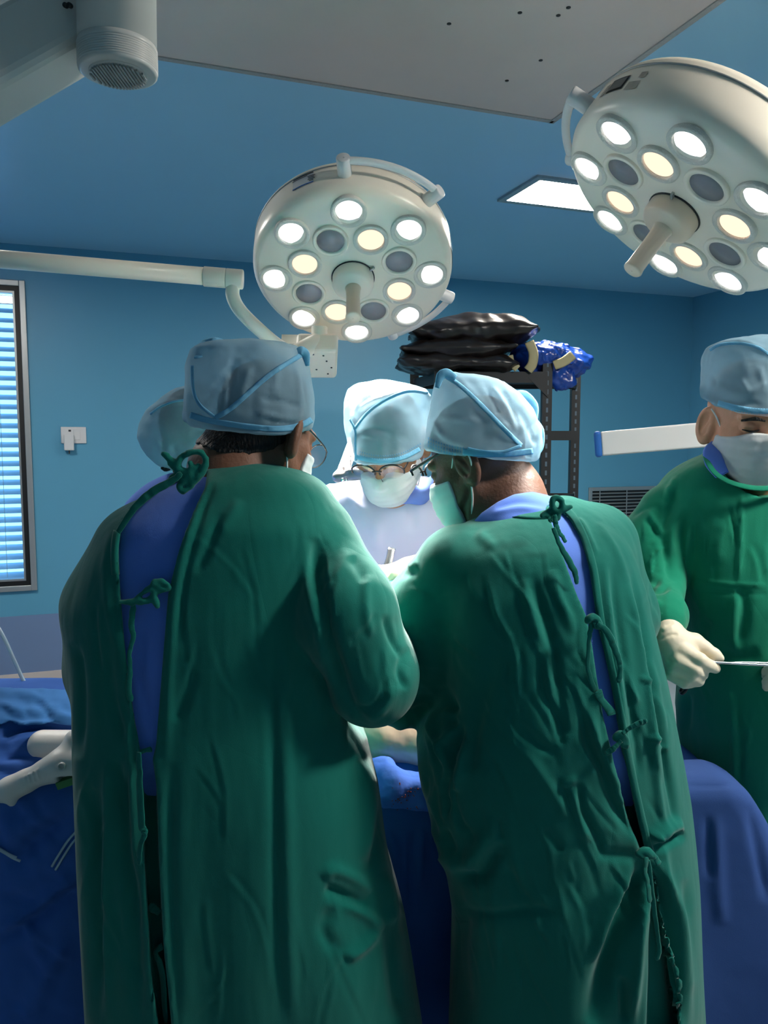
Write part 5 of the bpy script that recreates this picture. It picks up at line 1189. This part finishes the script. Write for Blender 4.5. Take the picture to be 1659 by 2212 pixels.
MB().tube([HD.W((.018, .0955, -.006)), HD.W((.033, .0955, -.009)), HD.W((.049, .087, -.006))], [.5, 1, .5], 8, flat=(.0024, .0018), nrm=(0, -1, .2)).build('eyelash', HAIR, PD)
MB().tube([HD.W((-.012, .1045, .013)), HD.W((-.03, .102, .017)), HD.W((-.052, .086, .012))], [.5, 1, .5], 8, flat=(.0045, .003), nrm=(0, -1, .2)).build('eyebrow', HAIR, PD)
MB().tube([HD.W((-.018, .0955, -.006)), HD.W((-.033, .0955, -.009)), HD.W((-.049, .087, -.006))], [.5, 1, .5], 8, flat=(.0024, .0018), nrm=(0, -1, .2)).build('eyelash', HAIR, PD)
# necklace: links
ch = smooth_path([P(1553, 962, 1.735), P(1556, 985, 1.725), P(1562, 1012, 1.71)], 5)
nk = MB()
for k, q in enumerate(ch): nk.lathe(q, (1, 0, 0) if k % 2 else (0, 1, 0), [(.0012, -.001), (.0026, 0), (.0012, .001)], 8)
nk.build('necklace', mat('silver_chain', (220, 214, 204), rough=.2, metal=1), PD)
# gloved right hand, fist with the thumb on the instrument
yh = 1.565
W_ = lambda x, y, d=0.: P(x, y, yh + d)
def hD(p):
    d = rc(p, P(1434, 1338, 1.60), W_(1446, 1382), .034, .029)
    d = smin(d, chain(p, [W_(1455, 1390), W_(1470, 1420, -.012), W_(1462, 1448, 0)], [.030, .030, .026], .02), .02)
    d = smin(d, chain(p, [W_(1462, 1384, .0), W_(1500, 1388, .0), W_(1522, 1400, -.008)], [.022, .0175, .0135], .012), .014)          # thumb base
    d = smin(d, chain(p, [W_(1522, 1400, -.008), W_(1543, 1414, -.012), W_(1556, 1422, -.014)], [.0135, .0115, .008], .01), .008)
    for pts, rs in (([W_(1478, 1406, -.03), W_(1512, 1426, -.045), W_(1532, 1438, -.03), W_(1545, 1444, -.008)], [.0155, .0145, .0125, .0105]),
                    ([W_(1466, 1426, -.034), W_(1500, 1446, -.046), W_(1516, 1456, -.02), W_(1500, 1462, .01)], [.015, .0142, .012, .011]),
                    ([W_(1458, 1444, -.03), W_(1492, 1460, -.04), W_(1508, 1470, -.015), W_(1490, 1474, .012)], [.0142, .0135, .012, .0105]),
                    ([W_(1450, 1458, -.02), W_(1478, 1474, -.03), W_(1494, 1481, -.008), W_(1478, 1482, .014)], [.013, .0122, .011, .0095])):
        d = smin(d, chain(p, pts, rs, .004), .005)
    return d
V, Q = sn(hD, W_(1390, 1500, -.09) - .01, W_(1580, 1320, .09) + .02, .0026)
V = strokes(V, Q, [([(1420, 1385), (1445, 1372), (1465, 1370)], 4, -.0025, 'g'), ([(1430, 1362), (1455, 1352)], 4, .002, 'g'), ([(1436, 1352), (1456, 1343)], 3, -.002, 'g')])
mesh('glove', V, Q, GLOVE, PD)
fn, (lo, hi) = hand(P(1800, 1425, 1.59), (-.9, -.2, -.1), (0, -.6, .8), (0, .3, 1), .6); V, Q = sn(fn, lo, hi, .005); mesh('glove', V, Q, GLOVE, PD)
legs(PD, P(1660, 957, YD)[0], YD, .5, .3, foot=1)
# instrument in the hand
t = thing('needle_holder', 'long thin steel instrument held level in the right-hand person\'s glove', 'instrument', VW(W_(1540, 1430)))
MB().tube([W_(1516, 1424, -.02), W_(1526, 1429, -.022), W_(1600, 1434, -.02), W_(1680, 1438, -.01), W_(1740, 1440, 0)], [.7, 1, 1, .9, .6], 10, flat=(.0028, .0024), nrm=(0, -1, .2)).build('shank', STEEL, t)
MB().tube([W_(1545, 1433, -.014), W_(1610, 1431, -.012), W_(1690, 1434, -.004), W_(1740, 1440, 0)], [1, 1, .9, .6], 10, flat=(.0024, .0022), nrm=(0, -1, .2)).build('shank', STEEL, t)
MB().tube([W_(1486, 1478, .0), W_(1482, 1490, -.006), W_(1474, 1498, -.006), W_(1470, 1494, .006), W_(1476, 1482, .008)], .0034, 10).build('ring_handle', mat('dark_steel', (60, 60, 62), rough=.3, metal=1), t)
# ------------------------------------------------------------------ person E: behind A, only the capped head shows
YE = 1.98
PE = thing('person', 'person behind the left surgeon, only pale blue cap and tuft of hair showing', 'person', VW(np.array([P(430, 957, YE)[0], YE, 0])))
HE = Head(P(424, 948, YE), 30, 20, ear=.1, eark=.8)
capE = Loft([(832, 400, 450, YE, .04), (842, 378, 470, YE, .07), (862, 348, 490, YE, .09), (885, 322, 502, YE, .1), (915, 306, 508, YE, .108), (945, 303, 506, YE, .108), (970, 312, 500, YE, .1), (995, 330, 490, YE, .085), (1015, 352, 470, YE, .06)], n=2.2)
neckE = ([P(430, 980, YE), P(440, 1060, YE)], [.06, .07])
nr = unit([.3, 0, 1]); rimE = (P(360, 1012, YE), nr)
def hairE(p):
    d = rc(p, P(375, 1000, 1.93), P(358, 1014, 1.93), .014, .007)
    for dx, dy in ((338, 1012), (342, 1018), (350, 1022), (346, 1008)): d = smin(d, rc(p, P(360, 1010, 1.93), P(dx, dy, 1.93), .004, .0012), .004)
    return d
cE, mkE = make_head(PE, HE, SKIN_A, capE, rimE, neckE, loop=False, hair_extra=hairE, cap_strokes=[([(318, 890), (360, 870), (405, 866)], 6, .004, 'g'), ([(330, 960), (360, 985), (390, 990)], 6, -.004, 'g'), ([(340, 945), (350, 990)], 6, .004, 'g'), ([(375, 960), (380, 995)], 5, -.004, 'g')], cap_h=.006, hh=.005)
strip('seam_band', TREES[cE.name], [(325, 895), (345, 880), (375, 868), (408, 864)], 2.2, CAPB, cE)
LE = Loft([(1020, 370, 490, YE + .02, .05), (1040, 320, 540, YE + .02, .09), (1090, 270, 600, YE + .02, .11), (1250, 265, 605, YE + .02, .12), (1700, 270, 600, YE + .02, .13), (2360, 260, 610, YE + .02, .14)])
def shE(p):
    d = LE(p)
    for px in (285, 590): d = smin(d, chain(p, [P(px + (55 if px < 400 else -55), 1150, 2.0), P(px + (15 if px < 400 else -15), 1290, 2.02), P(px + (40 if px < 400 else -40), 1400, 1.88)], [.06, .055, .05], .04), .02)
    return d + .003 * wob(p, 20, 61)
V, Q = sn(shE, (-.84, 1.74, .2), (-.14, 2.22, 1.52), .012); mesh('scrub_shirt', V, Q, SCRUB, PE)
legs(PE, P(435, 957, YE)[0], YE, .5, .3)
# ================================================================== operating table, drapes and what lies on them
tb = thing('operating_table', 'operating table with grey steel base hidden under blue drapes', 'table', VW(np.array([-.35, 1.83, 0])))
MB().box((-.45, 1.83, .70), (.95, .17, .03)).build('table_top', SHOE, tb, smooth=False)
MB().box((-.35, 1.83, .38), (.13, .12, .30)).build('column', ALU, tb, smooth=False)
bevel(MB().box((-.35, 1.83, .05), (.45, .2, .05)).build('base', ALU, tb, smooth=False), .015)
def dr(p):
    z = p[:, 2]; fl = np.clip(.8 - z, 0, .7)
    q = p.copy(); q[:, 1] = 1.83 + (p[:, 1] - 1.83) / (1 + .10 * fl)
    d = rbox(q, (-.42, 1.83, .48), (1.18, .225, .34), .05)
    d = smin(d, ell(p, (-.95, 1.86, .80), (.62, .22, .155)), .08)
    d = smin(d, ell(p, (-.02, 1.86, .78), (.30, .18, .09)), .08)
    side = np.clip((.80 - z) / .3, 0, 1)
    return d + side * .014 * wob(p, (17, 17, 2.5), 71) + .005 * wob(p, (18, 18, 18), 72)
V, Q = sn(dr, (-1.66, 1.5, .12), (.82, 2.16, 1.02), .0085)
V = strokes(V, Q, [
 ([(0, 1560), (60, 1530), (110, 1522), (165, 1545)], 12, .014, 'g'), ([(0, 1590), (70, 1566), (165, 1575)], 9, -.014, 'g'), ([(0, 1610), (50, 1600), (85, 1590)], 9, .008, 'g'), ([(0, 1640), (40, 1632), (80, 1640)], 7, -.008, 'g'),
 ([(0, 1655), (50, 1650)], 8, .008, 'g'), ([(0, 1672), (60, 1668)], 6, -.007, 'g'),
 ([(0, 1800), (80, 1780), (165, 1740)], 26, .014, 'g'), ([(20, 1880), (90, 1800), (165, 1745)], 18, -.02, 'g'), ([(0, 2010), (60, 1975), (120, 1925), (178, 1888)], 10, .018, 'g'), ([(0, 2035), (70, 1990), (178, 1915)], 14, -.016, 'g'),
 ([(0, 1930), (60, 1950), (100, 1940)], 12, -.008, 'g'), ([(60, 2212), (100, 2100), (160, 2030)], 18, .01, 'g'),
 ([(914, 1790), (908, 1850), (902, 1920)], 7, .016, 'g'), ([(895, 1790), (890, 1880), (895, 1980)], 8, -.012, 'g'), ([(850, 1790), (880, 1850)], 8, -.006, 'g')] + folds(16, 40, (0, 1580, 170, 2212), 55, 25, (60, 170), (9, 16), (.0015, .0045)) + folds(17, 12, (830, 1700, 940, 2100), 5, 10, (50, 150), (5, 9), (.003, .006)))
drp = mesh('surgical_drape', V, Q, DRAPE, label='large blue surgical drape covering the operating table and hanging down', cat='drape')
# teal sheet over the left end
def ts(p): return np.maximum(np.abs(dr(p) - .012 - .004 * wob(p, 25, 77)) - .005, polyd(*proj(p), [(-140, 1480), (170, 1490), (175, 1572), (100, 1562), (55, 1566), (20, 1560), (-140, 1600)]) * 1.8 / F)
SHEET = 1
V, Q = sn(ts, (-1.3, 1.55, .84), (-.6, 2.15, 1.03), .0065)
V = strokes(V, Q, folds(15, 26, (-20, 1490, 165, 1560), 75, 25, (40, 110), (7, 12), (.0015, .004)))
mesh('drape_sheet', V, Q, DRAPE2, label='pale teal sheet folded over the far edge of the drape at left', cat='sheet')
# film-covered form and crumpled towel in the gap
V, Q = sn(lambda p: smin(ell(p, (.02, 1.75, .875), (.13, .09, .085)), ell(p, (.085, 1.72, .87), (.05, .07, .06)), .015) + .003 * wob(p, 45, 81), (-.2, 1.6, .72), (.24, 1.95, 1.02), .006)
mesh('incise_drape', V, Q, FILM, label='pale beige form under clear film in the gap below the surgeons\' arms', cat='drape')
tw0 = P(868, 1706, 1.60)
def twf(p):
    d = smin(rbox(p, tw0 + [.012, .02, -.012], (.062, .03, .036), .014), rc(p, P(835, 1660, 1.65), P(850, 1700, 1.60), .022, .03), .015)
    d = smin(d, rc(p, P(800, 1660, 1.65), P(838, 1690, 1.62), .02, .025), .02)
    return d + .005 * wob(p, 60, 91) + .002 * wob(p, 150, 92)
V, Q = sn(twf, tw0 - .14, tw0 + .14, .0042)
tw = thing('surgical_towel', 'crumpled bright blue towel flecked with red between the two green gowns', 'towel', VW(tw0))
mesh('cloth', V, Q, mat('towel_blue', (84, 128, 226), rough=.7, spec=.3, bump=.3, bscale=60), tw)
sp = MB(); r9 = random.Random(3)
for k in range(46):
    x = 846 + 58 * r9.random(); y = 1690 + 62 * r9.random() if k % 3 else 1735 - (x - 846) * .55 + r9.uniform(-5, 5)
    q = on_cap(twf, x, y, 1.40, 1.8, .0006); n_ = 7; rr = r9.uniform(.0006, .0018); 
    sp.lathe(q, (0, -1, .5), [(rr, 0), (rr * .8, .0006), (rr * .2, .0008)], 6)
sp.build('flecks', SPLASH, tw, kind='stuff')
# pistol-grip device
DY = 1.63
dv = thing('pistol_handpiece', 'white pistol-grip medical handpiece lying on the blue drape at left', 'handpiece', VW(P(110, 1660, DY)))
def barrel(p): 
    d = rc(p, P(92, 1608, 1.68), P(230, 1612, 1.63), .032, .034); return np.maximum(d, -(p - P(62, 1612, 1.69)) @ unit(P(200, 1612, 1.63) - P(62, 1612, 1.69)))
V, Q = sn(barrel, P(40, 1680, 1.60) - .03, P(260, 1560, 1.72) + .04, .004); mesh('barrel', V, Q, DEVICE, dv)
def grip(p):
    d = chain(p, [P(170, 1650, 1.60), P(128, 1655, 1.60), P(95, 1668, 1.595), P(55, 1688, 1.59), P(20, 1705, 1.585), P(4, 1712, 1.585)], [.032, .030, .021, .021, .0225, .019], .02)
    d = smin(d, rc(p, P(150, 1630, 1.62), P(165, 1600, 1.63), .024, .026), .02); d = smin(d, rc(p, P(20, 1712, 1.58), P(26, 1734, 1.58), .013, .008), .01)
    for k in range(5):
        c = P(46 + k * 9, 1690 - k * 4.6, 1.57); d = smin(d, rc(p, c + [-.002, 0, .008], c + [.002, 0, -.010], .0028, .0028) , .002)
    d = smax(d, -rc(p, P(133, 1655, 1.562), P(133, 1655, 1.58), .0062, .0062), .002)
    return np.maximum(d, -rbox(p, P(146, 1688, 1.57), (.022, .03, .010), .003))
V, Q = sn(grip, P(-20, 1760, 1.53) - .01, P(200, 1590, 1.68) + .02, .0034); mesh('grip', V, Q, DEVICE, dv)
MB().lathe(P(133, 1655, 1.568), (0, -1, 0), [(.0075, -.003), (.0078, .003), (.0062, .0045), (.0055, 0), (.0055, -.004)], 24).build('button', DEVICE, dv)
MB().box(P(146, 1688, 1.585), (.02, .012, .0075), [unit([1, 0, .35]), [0, 1, 0], unit([-.35, 0, 1])]).build('trigger', GREENT, dv, smooth=False)
# towel clamp rings
cl = thing('towel_clamp', 'small steel towel clamp with two ring handles on the drape behind the handpiece', 'clamp', VW(P(106, 1568, 1.75)))
for px in (98, 116):
    c = P(px, 1563, 1.75); MB().tube([c + [.0105 * math.cos(t_), .004 * math.sin(t_), .0125 * math.sin(t_)] for t_ in np.linspace(0, 2 * math.pi, 20)], .0014, 8).build('ring_handle', STEEL, cl)
MB().cyl(P(98, 1575, 1.752), P(112, 1590, 1.75), .002, seg=8).build('shank', STEEL, cl)
# tubes
MB().tube([P(-160, 1050, 1.95), P(-60, 1270, 1.93), P(0, 1362, 1.92), P(30, 1425, 1.9), P(55, 1478, 1.88), P(84, 1516, 1.86), P(120, 1540, 1.84)], .0048, 10).build('infusion_tube', TUBE, label='clear infusion tube running down the wall side onto the left drape', cat='tube')
for lab, pls in (('thin clear tube curving over the drape next to the left green gown', [(112, 1872), (128, 1845), (150, 1812), (178, 1786), (210, 1772)]), ('thin clear tube lying on the drape at the left frame edge', [(-30, 1818), (0, 1834), (20, 1846), (36, 1853)])):
    t = thing('suction_tube', lab, 'tube', VW(on_cap(dr, *pls[1], 1.3, 1.9, .006)), 'tubes on the drape')
    for dx in (0, 8): MB().tube([on_cap(dr, x + dx, y + dx * .9, 1.2, 1.9, .005) for x, y in pls], .0028, 8).build('tube_run', TUBE, t)
# ------------------------------------------------------------------ draped trolley at the right
it = thing('instrument_trolley', 'instrument trolley under a plain blue cover in front of the right-hand person', 'trolley', VW(np.array([.66, 1.6, 0])))
def trf(p):
    z = p[:, 2]; k = 1 + 2.6 * (1 - np.exp(-2.4 * np.clip(.87 - z, 0, .8))); q = p.copy(); q[:, 0] = .60 + (p[:, 0] - .60) / np.where(p[:, 0] > .6, k, 1); q[:, 1] = 1.585 + (p[:, 1] - 1.585) / (1 + .15 * np.clip(.86 - z, 0, .8))
    d = rbox(q, (.60, 1.585, .52), (.125, .075, .345), .045)
    return d + np.clip((.75 - z) / .3, 0, 1) * .008 * wob(p, (22, 22, 3), 95) + .003 * wob(p, 16, 96)
V, Q = sn(trf, (.42, 1.44, .14), (1.12, 1.74, .92), .007)
V = strokes(V, Q, [([(1480, 1696), (1540, 1698), (1600, 1694)], 4, -.003, 'g'), ([(1545, 1760), (1550, 1900), (1560, 2000)], 14, .006, 'g'), ([(1530, 1760), (1535, 1900)], 10, -.006, 'g'), ([(1620, 1740), (1640, 1850), (1659, 1950)], 12, -.008, 'g')])
mesh('cover', V, Q, mat('cover_blue', (50, 77, 132), rough=.85, spec=.12, var=.06, vscale=5, bump=.3, bscale=14, fine=.3), it)
for x, y in ((.52, 1.55), (.70, 1.55), (.52, 1.62), (.70, 1.62)):
    MB().cyl((x, y, .03), (x, y, .5), .012, seg=12).build('leg', STEEL, it); MB().lathe((x - .012, y, .03), (1, 0, 0), [(.029, 0), (.03, .003), (.03, .02), (.029, .023)], 16).build('castor', BLACK, it)
